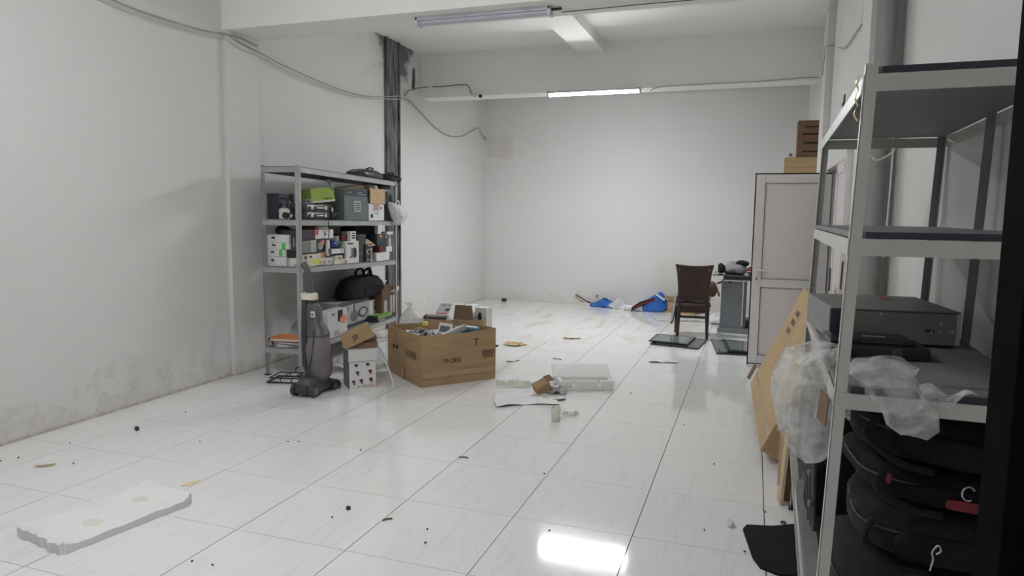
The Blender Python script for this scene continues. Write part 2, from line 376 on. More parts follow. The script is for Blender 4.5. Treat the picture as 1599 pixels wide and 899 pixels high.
mat('sage', (0.20, 0.235, 0.20), 0.6); mat('pale_grey', (0.42, 0.42, 0.41), 0.6); mat('cream', (0.68, 0.64, 0.50), 0.5); mat('brown', (0.13, 0.07, 0.04), 0.6)
mat('blue_bag', (0.03, 0.13, 0.48), 0.45, var=0.35, scale=5, bump=0.4, bscale=18); mat('beige_wood', (0.55, 0.42, 0.27), 0.7, var=0.12, stretch=(1, 1, 8))
mat('wood_dark', (0.040, 0.018, 0.013), 0.4, var=0.25, scale=4, stretch=(6, 6, 0.8)); mat('leather', (0.048, 0.023, 0.017), 0.55, var=0.3, scale=8, bump=0.3, bscale=90)
mat('cloth_grey', (0.30, 0.31, 0.32), 0.9, var=0.2, bump=0.3, bscale=60, spec=0.15); mat('desk_grey', (0.21, 0.225, 0.24), 0.5, var=0.05); mat('glass_dark', (0.035, 0.045, 0.045), 0.1, var=0.15); mat('glass_edge', (0.16, 0.19, 0.18), 0.15)
mat('vac_grey', (0.085, 0.088, 0.092), 0.45, var=0.12); mat('vac_bag', (0.185, 0.165, 0.168), 0.85, var=0.22, scale=5, bump=0.5, bscale=14, spec=0.2); mat('vac_dark', (0.045, 0.048, 0.052), 0.4)
mat('pipe_grey', (0.30, 0.305, 0.29), 0.55, var=0.08); mat('cable_grey', (0.38, 0.375, 0.36), 0.6); mat('cable_white', (0.62, 0.62, 0.59), 0.55); mat('cable_dark', (0.10, 0.10, 0.10), 0.6)
mat('lamp_body', (0.62, 0.62, 0.66), 0.4); mat('lamp_off', (0.50, 0.49, 0.56), 0.3, var=0.03); mat('lamp_lit', (0.96, 0.98, 1.0), 0.5, var=0.0, emit=LAMP_STRENGTH); mat('lamp_fill', (0.96, 0.98, 1.0), 0.5, var=0.0, emit=LAMP_STRENGTH*0.69)
mat('rust_column', (0.14, 0.137, 0.14), 0.7, 0.2, var=0.75, scale=5, bump=0.5, bscale=12, stretch=(3, 3, 0.7)); mat('case_grey', (0.23, 0.24, 0.225), 0.45, 0.3, var=0.08)
mat('aluminium', (0.50, 0.49, 0.46), 0.4, 0.5, var=0.12, stretch=(4, 4, 0.6)); mat('brass', (0.55, 0.38, 0.13), 0.35, 0.8); mat('rubble', (0.05, 0.045, 0.04), 0.9)
plastic_film('film_clear', (0.90, 0.91, 0.90), 0.40); plastic_film('film_milky', (0.86, 0.86, 0.85), 0.86); plastic_film('film_thin', (0.80, 0.79, 0.70), 0.45)

# ================================================================== the room
XL, XR, YB, ZC = -4.5, 0.845, 11.5, 3.72
YF = 1.12                                                # the front wall with the wide entrance the photo is taken through
fl = struct('floor', BM().box((-1.825, 5.35, -0.03), (5.6, 12.5, 0.034)), 'grout')
GX, GY, T = -0.479, 3.193, 0.6
tile_cache = {}
for i in range(-8, 4):
    for j in range(-7, 15):
        x0, x1 = max(GX+T*i, XL), min(GX+T*(i+1), XR+0.02); y0, y1 = max(GY+T*j, -0.8), min(GY+T*(j+1), YB)
        if x1-x0 < 0.02 or y1-y0 < 0.02: continue
        k = (round(x1-x0, 3), round(y1-y0, 3))
        if k not in tile_cache: tile_cache[k] = BM().box((0, 0, -0.006), (k[0]-0.0045, k[1]-0.003, 0.012)).mesh('tile', 'marble_tile')
        link('tile', tile_cache[k], fl, ((x0+x1)/2, (y0+y1)/2, 0.0))
wl = struct('wall_left', BM().box((XL-0.1, 5.35, 1.86), (0.2, 12.7, 3.76)), 'wall_paint_left')
part(wl, 'pilaster', BM().box((XL+0.015, 5.335, 1.545), (0.05, 0.43, 3.11)), 'wall_paint_left')
col = part(wl, 'steel_column', BM().box((XL+0.01, 8.0, 1.86), (0.06, 0.035, 3.72)).box((XL+0.01, 8.32, 1.86), (0.06, 0.035, 3.72)).box((XL+0.01, 8.16, 1.86), (0.03, 0.32, 3.72)), 'rust_column', label='dirty dark steel column set into the white wall')
part(wl, 'plaster_scar', BM().prism([(8.74, 3.22), (8.79, 3.20), (8.82, 3.34), (8.80, 3.50), (8.76, 3.46)], 0.012, Matrix(((0,0,1,XL), (1,0,0,0), (0,1,0,0), (0,0,0,1)))), 'dark_grey')
wb = struct('wall_back', BM().box((-1.8, YB+0.1, 1.86), (5.8, 0.2, 3.76)), 'wall_paint_back')
part(wb, 'plaster_band', BM().box((-0.75, YB-0.006, 3.31), (2.9, 0.012, 0.82)), 'wall_paint_back')
wr = struct('wall_right', BM().box((XR+0.1, 3.11, 1.86), (0.2, 4.06, 3.76)), 'wall_paint')
part(wr, 'pillar', BM().box((0.78, 5.335, 1.86), (0.25, 0.43, 3.74)), 'wall_paint')
part(wr, 'wall_panel', BM().box((0.80, 9.5, 1.86), (0.2, 4.05, 3.76)).box((0.80, 5.75, 1.86), (0.2, 0.42, 3.76)).box((0.80, 6.72, 2.9), (0.2, 1.54, 1.68)), 'wall_paint')
part(wr, 'pillar', BM().box((0.74, 8.2, 1.86), (0.22, 0.42, 3.74)), 'wall_paint')
part(wr, 'side_room_wall', BM().box((1.65, 6.72, 1.86), (0.1, 1.7, 3.7)).box((1.27, 5.9, 1.86), (0.75, 0.08, 3.7)).box((1.27, 7.54, 1.86), (0.75, 0.08, 3.7)).box((1.27, 6.72, 2.6), (0.75, 1.7, 0.05)).box((1.27, 6.72, -0.01), (0.75, 1.7, 0.03)), 'wall_paint')
wf = struct('wall_front', BM().box((-3.35, YF, 1.86), (2.3, 0.15, 3.76)).box((0.72, YF, 1.86), (0.44, 0.15, 3.76)).box((-0.9, YF, 3.2), (2.8, 0.15, 1.06)), 'wall_paint')
ce = struct('ceiling', BM().box((-1.8, 6.3, ZC+0.1), (5.8, 10.8, 0.2)), 'ceiling_paint')
part(ce, 'beam', BM().box((-1.83, 5.335, 3.415), (5.36, 0.4302, 0.63)), 'ceiling_paint')
part(ce, 'beam', BM().box((-1.8, 9.17, 3.425), (5.5, 0.32, 0.61)), 'ceiling_paint')
a0, a1 = ony(904, 84, 9.01), ony(945, 81, 9.01); zb = (a0.z+a1.z)/2
part(ce, 'beam', BM().box(((a0.x+a1.x)/2, 7.28, (zb+3.73)/2), (a1.x-a0.x, 3.465, 3.73-zb)), 'ceiling_paint')

# black entrance frame beside the camera
d2 = link('door_2', None, None, (0.346, YF, 0)); d2['kind'] = 'structure'
part(d2, 'jamb', BM().box((0.085, 0.03, 1.33), (0.17, 0.11, 2.66), bev=0.003), 'jamb_black')
part(d2, 'stop', BM().box((0.115, 0.100, 1.33), (0.11, 0.03, 2.66), bev=0.003), 'jamb_black')
part(d2, 'jamb', BM().box((-2.475, 0.0, 1.33), (0.1, 0.17, 2.66), bev=0.006), 'black_gloss', 30)
part(d2, 'head', BM().box((-1.16, 0.0, 2.70), (2.74, 0.17, 0.08), bev=0.006), 'black_gloss', 30)

# white door leaf standing open, with its frame in the right wall
d1 = link('door_1', None, None, (0.70, 7.47, 0)); d1['kind'] = 'structure'
Wd, Hd = 0.69, 1.925
bm = BM(); st = 0.085
def bar(x0, x1, z0, z1, th=0.055): return BM().box(((x0+x1)/2, 0, (z0+z1)/2), (x1-x0, th, z1-z0), bev=0.004)
part(d1, 'stile', bar(-Wd, -Wd+st, 0.03, Hd+0.02), 'pvc_white'); part(d1, 'stile', bar(-st, 0, 0.03, Hd+0.02), 'pvc_white')
for nm, z0, z1 in (('rail', 0.03, 0.115), ('rail', 0.815, 0.90), ('rail', Hd-0.065, Hd+0.02)): part(d1, nm, bar(-Wd+st, -st, z0, z1, 0.0545), 'pvc_white')
for z0, z1 in ((0.115, 0.815), (0.90, Hd-0.065)):
    pn = part(d1, 'panel', bar(-Wd+st, -st, z0, z1, 0.026), 'pvc_panel')
    g = BM(); x0, x1 = -Wd+st, -st
    for c_, d_ in (((x0+0.003, -0.022, (z0+z1)/2), (0.005, 0.012, z1-z0)), ((x1-0.003, -0.022, (z0+z1)/2), (0.005, 0.012, z1-z0)), (((x0+x1)/2, -0.022, z0+0.003), (x1-x0, 0.012, 0.005)), (((x0+x1)/2, -0.022, z1-0.003), (x1-x0, 0.012, 0.005))): g.box(c_, d_)
    part(pn, 'glazing_bead', g, 'seam')
part(d1, 'gasket', BM().box((-Wd-0.006, 0, 0.985), (0.012, 0.05, 1.95)).box((-Wd/2, 0, Hd+0.027), (Wd, 0.05, 0.012)).box((-Wd/2, 0, 0.024), (Wd, 0.05, 0.01)), 'gasket')
hp = part(d1, 'handle_plate', BM().box((-Wd+0.045, -0.031, 0.93), (0.026, 0.008, 0.20), bev=0.003), 'pvc_white')
part(hp, 'handle', BM().tube([(-Wd+0.045, -0.035, 0.99), (-Wd+0.045, -0.06, 0.99), (-Wd+0.05, -0.062, 0.99), (-Wd+0.15, -0.062, 0.985)], 0.009), 'pvc_white', 40)
part(hp, 'keyhole', BM().box((-Wd+0.045, -0.036, 0.90), (0.009, 0.003, 0.026)), 'gasket')
fx = 0.0; fy0, fy1 = -1.50, 0.06
part(d1, 'door_frame', BM().box((0.0, -1.47, 1.0), (0.09, 0.07, 2.06), bev=0.005).box((0.0, 0.07, 1.0), (0.09, 0.06, 2.06), bev=0.005).box((0.0, -0.7, 2.02), (0.09, 1.5, 0.07), bev=0.005), 'pvc_white')
part(d1, 'fixed_leaf', BM().box((0.005, -1.07, 1.0), (0.055, 0.72, 1.96), bev=0.004).box((-0.024, -1.36, 1.0), (0.02, 0.09, 1.96)).box((-0.024, -0.76, 1.0), (0.02, 0.09, 1.96)).box((-0.024, -1.06, 1.94), (0.02, 0.6, 0.09)), 'pvc_white')
part(d1, 'lock_plate', BM().box((-0.04, -0.76, 0.98), (0.012, 0.03, 0.2)), 'dark_grey')
sc = part(d1, 'socket', BM().cyl((-0.037, -1.30, 0.93), (-0.052, -1.30, 0.93), 0.04), 'cream', 40); part(sc, 'plug_hole', BM().cyl((-0.05, -1.30, 0.93), (-0.054, -1.30, 0.93), 0.012), 'gasket')

# ================================================================== lamps, camera, pipe, cables
def batten(name, label, p0, p1, lit, body_off):
    p0, p1 = Vector(p0), Vector(p1); L_ = (p1-p0).length; t = thing(name, label, 'lamp', (p0+p1)/2, math.atan2(p1.y-p0.y, p1.x-p0.x))
    part(t, 'housing', BM().box((0, 0, 0.026), (L_, 0.10, 0.030), bev=0.003).box((0, 0.046, 0.016), (L_, 0.008, 0.036)), 'lamp_body')
    part(t, 'diffuser', BM().loft([(0, 0, -L_/2+0.02, 0.020, 0.036), (0, 0, L_/2-0.02, 0.020, 0.036)], 16, rot=(0, math.pi/2, 0)).box((0,0,0),(0.001,0.001,0.001)), lit if lit else 'lamp_off', 50)
    for s in (-1, 1): part(t, 'end_cap', BM().box((s*(L_/2-0.009), 0, 0.006), (0.022, 0.10, 0.066), bev=0.004), 'lamp_body')
    for s in (-1, 1): part(t, 'bracket', BM().box((s*L_*0.3, body_off[0]/2, 0.045), (0.03, abs(body_off[0])+0.03, 0.012)).box((s*L_*0.3, body_off[0], 0.05+body_off[1]/2), (0.03, 0.03, 0.02+body_off[1])), 'lamp_body')
    return t
LA, LB = ony(856, 147, 8.86), ony(1001, 138, 8.86)
batten('tube_lamp', 'lit white LED batten lamp on the far ceiling beam', (LA.x, 8.86, 3.06), (LB.x, 8.86, 3.06), 'lamp_lit', (0.17, 0.012))
LA, LB = onz(652, 37, 3.06), onz(864, 22, 3.06)
t = batten('tube_lamp', 'unlit LED batten lamp fixed under the nearer ceiling beam', (LA.x, LA.y, 3.06), (LB.x, LA.y, 3.06), False, (0.0, 0.0))
part(t, 'connector', BM().box(((LB-LA).length/2+0.035, 0, 0.02), (0.09, 0.02, 0.02), bev=0.004), 'black_plastic')

def cable(label, pts, r=0.005, material='cable_grey', n=8): return single('cable', label, 'cable', BM().tube(curve(pts, n), r, 6), material, smooth=60)
W = lambda u, v, d=0.02: onx(u, v, XL+d)
def wallpts(lst, d=0.02): return [W(u, v, d) for u, v in lst]
runs = [(150, -12), (205, 12), (270, 34), (325, 49), (350, 53)]
for k, (dv, lb, mt_) in enumerate(((0, 'upper grey cable sagging along the left wall to the steel column', 'cable_grey'), (5, 'lower pale cable sagging along the left wall to the steel column', 'cable_white'))):
    pts = wallpts([(u, v+dv) for u, v in runs], 0.035) + wallpts([(375, 66+dv*2), (405, 82+dv), (440, 101+dv), (480, 119+dv), (520, 136+dv*0.6), (560, 148+dv*0.5), (590, 151+dv*0.6), (624, 150+dv)], 0.055)
    cable(lb, pts, 0.007 if k == 0 else 0.006, mt_)
cable('short stiff cable end bent along the beam above the shelf unit', wallpts([(350, 52), (370, 57), (388, 65), (402, 72)], 0.05), 0.009, 'cable_grey')
cable('grey cable drooping from the column towards the back corner', wallpts([(622, 152), (640, 158), (658, 176), (680, 199), (702, 212), (722, 212), (740, 203), (748, 200), (755, 214)], 0.025), 0.009, 'cable_grey')
B2 = 9.0
cable('thin cable from the column along the far beam to the security camera', [W(632, 149, 0.03), W(640, 141, 0.03), ony(664, 136, B2-.01), ony(690, 135, B2-.01), ony(722, 132, B2-.01), ony(731, 134, B2-.01), ony(736, 146, B2-.01), ony(742, 148, B2-.01)], 0.006, 'cable_dark')
cable('grey cable clipped along the far beam right of the lit lamp', [ony(1003, 140, B2-.015), ony(1012, 144, B2-.015), ony(1030, 136, B2-.015), ony(1100, 131, B2-.015), ony(1180, 127, B2-.015), ony(1262, 121, B2-.015), ony(1278, 121, B2-.015)], 0.006, 'cable_grey')
cable('thin cable running from the unlit lamp along the nearer beam', [onz(877, 19, 3.085), onz(930, 14, 3.085), onz(1000, 7, 3.085), onz(1080, 0, 3.085), onz(1150, -7, 3.085)], 0.004, 'cable_dark')
R_ = lambda u, v: onx(u, v, 0.64)
cable('thin cable climbing the right pillar towards the ceiling', [ony(1284, 118, 7.97), ony(1288, 85, 7.97), ony(1290, 73, 7.97), ony(1300, 71, 7.97), ony(1306, 73, 7.95), onx(1314, 76, 0.685), onx(1322, 73, 0.685), onx(1335, 53, 0.685), onx(1346, 37, 0.685)], 0.006, 'cable_grey')
cable('white cable dangling across the grey drain pipe', [ony(1350, 236, 4.9), ony(1362, 245, 4.9), ony(1370, 250, 4.9), ony(1392, 239, 4.9), ony(1402, 222, 4.9), ony(1410, 205, 4.9)], 0.007, 'cable_white')
cable('white cable hanging straight beside the grey drain pipe', [(0.795, 4.9, 2.1), (0.795, 4.9, 1.7), (0.785, 4.9, 1.28)], 0.006, 'cable_white')
t = thing('drain_pipe', 'vertical grey drain pipe in front of the right pillar', 'pipe', (0.725, 5.03, 0))
part(t, 'pipe', BM().lathe([(0.062, 0), (0.062, 0.92), (0.07, 0.925), (0.07, 0.96), (0.062, 0.965), (0.062, 3.71)], seg=24), 'pipe_grey', 40)
part(t, 'clamp', BM().lathe([(0.064, 0.985), (0.067, 0.985), (0.067, 1.01), (0.064, 1.01)], seg=24).box((0.075, -0.02, 1.0), (0.03, 0.02, 0.025)), 'steel', 40)
p = ony(753, 151, B2)
t = thing('security_camera', 'small white bullet camera under the far beam', 'camera', (p.x, 8.985, 3.10))
part(t, 'bracket', BM().tube([(-0.09, 0, 0.03), (-0.05, -0.02, 0.03), (-0.01, -0.05, 0.01)], 0.012).cyl((-0.10, 0.01, 0.03), (-0.10, -0.01, 0.03), 0.03), 'pvc_white', 40)
part(t, 'housing', BM().cyl((-0.012, -0.02, 0.012), (0.03, -0.13, -0.012), 0.03, seg=16), 'pvc_white', 40)
part(t, 'lens', BM().cyl((0.028, -0.126, -0.011), (0.032, -0.138, -0.0135), 0.024, seg=16), 'black_gloss', 40)
p = onx(757, 215, XL+0.02)
single('cable_outlet', 'small capped cable outlet at the back corner by the plaster patch', 'outlet', BM().box((0, 0, 0), (0.03, 0.06, 0.05), bev=0.006).cyl((0.01, 0, 0.0), (0.03, -0.03, -0.03), 0.014), 'pale_grey', p)
t = batten('tube_lamp', 'added fill batten over the entrance bay, out of view', (-2.9, 2.2, 3.64), (-1.7, 2.2, 3.64), 'lamp_fill', (0.0, 0.02))  # added, unseen lamp that brightens the near floor and walls
# ================================================================== left shelf unit
SN = Vector((-3.86, 5.30, 0)); SA = math.atan2(0.22, 2.22); SLEN, SDEP = 2.23, 0.38
SROT = Matrix.Rotation(SA, 3, 'Z')
def S(x, y, z=0.0): return SN + SROT @ Vector((x, y, 0)) + Vector((0, 0, z))       # shelf frame: x<0 into the wall, y along the shelf
LEV = {1: (1.925, 1.89), 2: (1.45, 1.42), 3: (1.02, 0.95), 4: (0.27, 0.262)}
def lz(k, y): a, b = LEV[k]; return a+(b-a)*min(max(y/SLEN, 0), 1)
def Sfront(u, v, x=-0.01):                                                          # pixel -> shelf frame on the plane x
    d = SROT.transposed() @ ray(u, v); o = SROT.transposed() @ (Vector((0, 0, CAMH))-SN); t_ = (x-o.x)/d.x; q = o+d*t_; return q.y, q.z
def Send(u, v, y=0.01):
    d = SROT.transposed() @ ray(u, v); o = SROT.transposed() @ (Vector((0, 0, CAMH))-SN); t_ = (y-o.y)/d.y; q = o+d*t_; return q.x, q.z
def angle_post(h, sx, sy, w_=0.038, th=0.003):
    return BM().box((sx*w_/2, sy*th/2, h/2), (w_, th, h)).box((sx*th/2, sy*w_/2, h/2), (th, w_, h))
t = thing('shelf_unit', 'four-tier grey metal shelf unit crammed with appliance boxes', 'shelf', SN, SA)
for (x, y, sx, sy, nm) in ((0, 0, -1, 1, 'post'), (-SDEP, 0, 1, 1, 'post'), (0, SLEN, -1, -1, 'post'), (-SDEP, SLEN, 1, -1, 'post'), (-SDEP, 0.62, 1, 1, 'post')):
    b = angle_post(1.935 if y < 1 else 1.90, sx, sy); b.v = [(p[0]+x, p[1]+y, p[2]) for p in b.v]
    o = part(t, nm, b, 'zinc' if x > -0.1 else 'shelf_grey')
for k in LEV:
    a, b_ = LEV[k]; pl = []
    def bar4(x0, x1, y0, y1, dz0, dz1):
        zz = lambda y: a+(b_-a)*y/SLEN
        return BM().hexa([(x0,y0,zz(y0)+dz0), (x1,y0,zz(y0)+dz0), (x1,y1,zz(y1)+dz0), (x0,y1,zz(y1)+dz0), (x0,y0,zz(y0)+dz1), (x1,y0,zz(y0)+dz1), (x1,y1,zz(y1)+dz1), (x0,y1,zz(y1)+dz1)])
    o = part(t, 'shelf_board', bar4(-SDEP+0.004, -0.004, 0.004, SLEN-0.004, -0.012, 0.0), 'board_grey')
    part(o, 'front_rail', bar4(-0.004, 0.0, 0.0, SLEN, -0.055, -0.010), 'zinc'); part(o, 'end_rail', bar4(-SDEP, 0.0, -0.003, 0.001, -0.055, -0.010), 'zinc')
    part(o, 'back_rail', bar4(-SDEP-0.002, -SDEP+0.002, 0.0, SLEN, -0.055, -0.010), 'shelf_grey'); part(o, 'end_rail', bar4(-SDEP, 0.0, SLEN-0.001, SLEN+0.003, -0.055, -0.010), 'shelf_grey')
for x in (0, -SDEP): part(t, 'foot', BM().box((x+(-0.012 if x == 0 else 0.012), 0.012, 0.006), (0.045, 0.045, 0.012), bev=0.003), 'black_plastic')

G2, G3, G4 = 'goods on the second shelf of the left unit', 'goods on the third shelf of the left unit', 'goods on the lowest shelf of the left unit'
def front_box(name, label, cat, px, lev, depth, material, plist=(), x=-0.012, z0=None, group=None, skew=0.0, on=None):
    """box whose aisle face fills the pixel rectangle px on the plane x of shelf lev"""
    u0, v0, u1, v1 = px; ya, za = Sfront(u0, v1, x); yb, zb = Sfront(u1, v0, x); y0, zt = Sfront(u0, v0, x); ym = (ya+yb)/2
    base = lz(lev, ym) if z0 is None else z0
    h = max(0.012, (zt+zb)/2-base) if z0 is None else max(0.012, (zb-Sfront(u1, v1, x)[1]))
    d = (depth, yb-ya, h); p = S(x-depth/2, ym, base+0.001)
    return rbox(name, label, cat, p, d, material, plist, rz=SA+skew, group=group)
def end_box(name, label, cat, px, lev, depth, material, plist=(), y=0.03, z0=None, group=None, skew=0.0):
    u0, v0, u1, v1 = px; xa, za = Send(u0, v1, y); xb, zb = Send(u1, v0, y); xa = max(xa, -SDEP+0.008)
    base = lz(lev, y) if z0 is None else z0
    h = zb-base if z0 is None else zb-za
    d = (xb-xa, depth, max(0.012, h)); p = S((xa+xb)/2, y+depth/2, base+0.001)
    return rbox(name, label, cat, p, d, material, plist, rz=SA+skew, group=group), base+max(0.012, h)+0.001

# ---- third shelf, end side: stack of four white cartons
z = lz(3, 0.03)+0.001; xs = (415.5, 415.5, 415, 414.5)
lab = ('lowest of four stacked white appliance cartons', 'white appliance carton with green tape, second lowest of the stack of four', 'white appliance carton with green tape, second from top of the stack of four', 'topmost of four stacked white appliance cartons, under the dark cap')
for k, (u0, u1, vt, vb) in enumerate(((415.5, 447, 402, 417), (415.5, 446, 391, 402), (415, 452, 381, 391), (414.5, 451, 368.5, 381))):
    xa, za = Send(u0, vb, 0.03); xb, zb = Send(u1, vt, 0.03); h = Send(u0, vt, 0.03)[1]-Send(u0, vb, 0.03)[1]
    d = (xb-xa, 0.34, h); pl = [('rect', 'front', 0.26, 0.45, 0.42, 0.75, 'dark_grey'), ('rect', 'front', 0.2, 0.2, 0.5, 0.25, 'pale_grey'), ('rect', 'front', 0.02, 0.94, 0.98, 0.97, 'pale_grey')]
    if k in (1, 2): pl.append(('rect', 'front', 0.68, 0.02, 0.84, 0.98, 'green_bright'))
    rbox('appliance_carton', lab[k], 'box', S((xa+xb)/2, 0.03+0.17, z), d, 'card_white', pl, rz=SA, group='white cartons stacked on the third shelf'); z += h+0.001
q = S((Send(440, 360, 0.12)[0]), 0.14, z)
single('knit_cap', 'dark navy cap on top of the white carton stack', 'cap', BM().cushion((0, 0, 0.035), (0.14, 0.15, 0.075), ex=2.4, nz=0.012, ns=14), 'navy_fabric', q, SA, 50, G3)
end_box('black_carton', 'small dark carton with silver print beside the white stack', 'box', (452.5, 369, 464, 392), 3, 0.2, 'dark_grey', [('rect', 'front', 0.5, 0.3, 0.6, 0.85, 'steel')], y=0.06, group=G3, z0=Send(452, 392, 0.06)[1])
end_box('black_carton', 'flat black carton propping the dark carton beside the white stack', 'box', (447.5, 392, 466, 402.5), 3, 0.2, 'black_plastic', y=0.05, group=G3, z0=Send(452, 402.5, 0.05)[1])
end_box('white_carton', 'short white carton with a dark mark beside the shelf post', 'box', (453, 403.5, 466.5, 417), 3, 0.2, 'card_white', [('rect', 'front', 0.45, 0.1, 0.95, 0.22, 'dark_grey')], y=0.04, group=G3)
# ---- third shelf, aisle side
fb = front_box
fb('flat_carton', 'long cream carton with a yellow sticker on the third shelf', 'box', (473, 404, 508, 416.5), 3, 0.26, 'cream', [('oval', 'right', 0.38, 0.25, 0.72, 0.95, 'yellow'), ('rect', 'right', 0.06, 0.1, 0.2, 0.9, 'pale_grey'), ('rect', 'right', 0.7, 0.3, 0.85, 0.45, 'sage'), ('rect', 'right', 0.9, 0.1, 0.98, 0.5, 'salmon')], group=G3)
fb('flat_carton', 'long cream carton with a red disc on the third shelf', 'box', (473, 394.5, 508, 403), 3, 0.25, 'cream', [('oval', 'right', 0.75, 0.05, 0.97, 0.95, 'salmon'), ('oval', 'right', 0.27, 0.35, 0.4, 0.7, 'ink'), ('rect', 'right', 0.05, 0.2, 0.16, 0.8, 'brown')], z0=Sfront(508, 403)[1], group=G3)
zt = Sfront(490, 394)[1]
fb('sage_carton', 'grey-green carton behind the shelf post on the third shelf', 'box', (472.5, 375, 485, 394), 3, 0.2, 'sage', z0=zt, group=G3)
fb('grey_carton', 'pale grey carton next to the grey-green one', 'box', (485.5, 375, 494, 394), 3, 0.2, 'pale_grey', z0=zt, group=G3)
fb('shaver_box', 'black carton picturing an orange and silver gadget', 'box', (494.5, 373.5, 508, 394), 3, 0.2, 'black_plastic', [('oval', 'right', 0.15, 0.15, 0.75, 0.7, 'pale_grey'), ('oval', 'right', 0.5, 0.45, 0.95, 0.9, 'salmon'), ('rect', 'right', 0.2, 0.4, 0.5, 0.48, 'dark_grey')], z0=zt, group=G3)
zt2 = Sfront(495, 373.5)[1]
fb('purple_carton', 'dark purple carton on the third shelf', 'box', (472.5, 359, 492, 374), 3, 0.22, 'purple', [('rect', 'right', 0.88, 0, 1, 1, 'red_dark')], z0=zt2, group=G3)
fb('white_carton', 'white carton with a crimson corner label on the third shelf', 'box', (492.3, 359.5, 520.5, 373), 3, 0.22, 'paper_white', [('rect', 'right', 0.03, 0.45, 0.16, 1.0, 'pink_red'), ('oval', 'right', 0.5, 0.3, 0.58, 0.7, 'slate_light'), ('rect', 'right', 0.45, 0.8, 0.75, 0.9, 'salmon')], z0=zt2, group=G3)
zt3 = Sfront(505, 359.5)[1]
fb('brown_carton', 'flat brown carton on top of the crimson-labelled one', 'box', (492.5, 350.5, 512, 359), 3, 0.18, 'brown', [('rect', 'right', 0.25, 0.15, 0.98, 0.75, 'pale_grey')], z0=zt3, x=-0.03, group=G3)
# hair tongs hanging by their cord from the shelf above
y_, z_ = Sfront(513, 387, 0.02); t = thing('hair_straightener', 'white straightener hanging by a black cord from the second shelf', 'appliance', S(0.012, y_, z_), SA, G3)
part(t, 'body', BM().loft([(0, 0, -0.075, 0.012, 0.018), (0, 0, -0.06, 0.018, 0.027), (0, 0, 0.0, 0.017, 0.025), (0, 0, 0.06, 0.015, 0.022), (0, 0, 0.078, 0.01, 0.012)], 14), 'card_white', 50)
part(t, 'inlay', BM().loft([(0.016, 0, -0.06, 0.004, 0.012), (0.016, 0, -0.03, 0.005, 0.015), (0.016, 0, -0.005, 0.004, 0.01)], 12), 'black_plastic', 50)
part(t, 'cord', BM().tube(curve([(0, 0.0, 0.075), (0.006, 0.012, 0.12), (0.008, 0.02, 0.18), (0.006, 0.012, 0.25), (0.004, 0.0, 0.30), (0.002, 0.0, 0.33)]), 0.004, 6), 'black_plastic', 60)
fb('small_carton', 'short white carton below the straightener', 'box', (509, 402, 521.5, 416), 3, 0.2, 'card_white', [('oval', 'right', 0.2, 0.3, 0.5, 0.6, 'sage')], x=-0.03, group=G3)
fb('flat_carton', 'low cream carton at the shelf edge beside the trimmer pack', 'box', (522, 405, 543, 414.5), 3, 0.2, 'cream', [('rect', 'right', 0.8, 0.15, 0.88, 0.7, 'brown')], group=G3)
zt4 = Sfront(530, 405)[1]
fb('flat_carton', 'small cream carton printed with tiny tools', 'box', (524, 398.5, 535, 404.5), 3, 0.16, 'cream', [('oval', 'right', 0.3, 0.25, 0.45, 0.7, 'brown'), ('oval', 'right', 0.55, 0.25, 0.8, 0.6, 'brown')], z0=zt4, group=G3)
fb('black_carton', 'black carton behind the flat cream cartons', 'box', (535, 388, 544, 404), 3, 0.2, 'slate_dark', z0=zt4, x=-0.04, group=G3)
fb('white_carton', 'slim white carton with rounded print under the blue pouch', 'box', (518.5, 387.5, 537, 394.5), 3, 0.18, 'paper_white', [('oval', 'right', 0.75, 0.3, 0.85, 0.8, 'slate_light')], z0=Sfront(528, 396)[1], group=G3)
y_, z_ = Sfront(528, 382); single('pouch', 'shiny deep blue pouch on the third shelf', 'pouch', BM().cushion((0, 0, 0), (0.15, 0.17, 0.062), ex=3, nz=0.008, ns=18), 'blue_deep', S(-0.10, y_, z_+0.006), SA, 50, G3)
y_, z_ = Sfront(540, 379); single('pouch', 'small dark green pouch beside the blue one', 'pouch', BM().cushion((0, 0, 0), (0.12, 0.09, 0.06), ex=3, nz=0.006, ns=18), 'green_dark', S(-0.12, y_, z_), SA, 50, G3)
fb('trimmer_box', 'upright white carton picturing a black trimmer', 'box', (543.5, 376.5, 558.5, 410.5), 3, 0.10, 'paper_white', [('oval', 'right', 0.52, 0.22, 0.82, 0.72, 'black_plastic'), ('rect', 'right', 0.4, 0.3, 0.58, 0.68, 'mid_grey'), ('rect', 'right', 0.1, 0.86, 0.55, 0.93, 'dark_grey'), ('oval', 'right', 0.25, 0.25, 0.55, 0.33, 'mid_grey')], x=0.0, group=G3, skew=-0.15)
zt5 = Sfront(552, 376.5)[1]
fb('maroon_carton', 'small maroon carton on the third shelf', 'box', (535, 364, 547.5, 375), 3, 0.16, 'maroon', [('oval', 'right', 0.2, 0.2, 0.5, 0.8, 'red_dark'), ('oval', 'right', 0.5, 0.2, 0.8, 0.8, 'red_dark')], z0=zt5, x=-0.05, group=G3)
fb('white_carton', 'slim upright white carton with red and black pictures', 'box', (547.5, 360.5, 556, 375.5), 3, 0.1, 'paper_white', [('rect', 'right', 0.2, 0.75, 0.85, 0.85, 'ink'), ('rect', 'right', 0.2, 0.5, 0.85, 0.62, 'ink'), ('rect', 'right', 0.2, 0.25, 0.85, 0.4, 'red_dark')], z0=zt5, group=G3)
fb('white_carton', 'tilted white carton lid behind the slim carton', 'box', (522, 363, 535, 372), 3, 0.12, 'card_white', z0=zt5, x=-0.09, group=G3, skew=0.3)
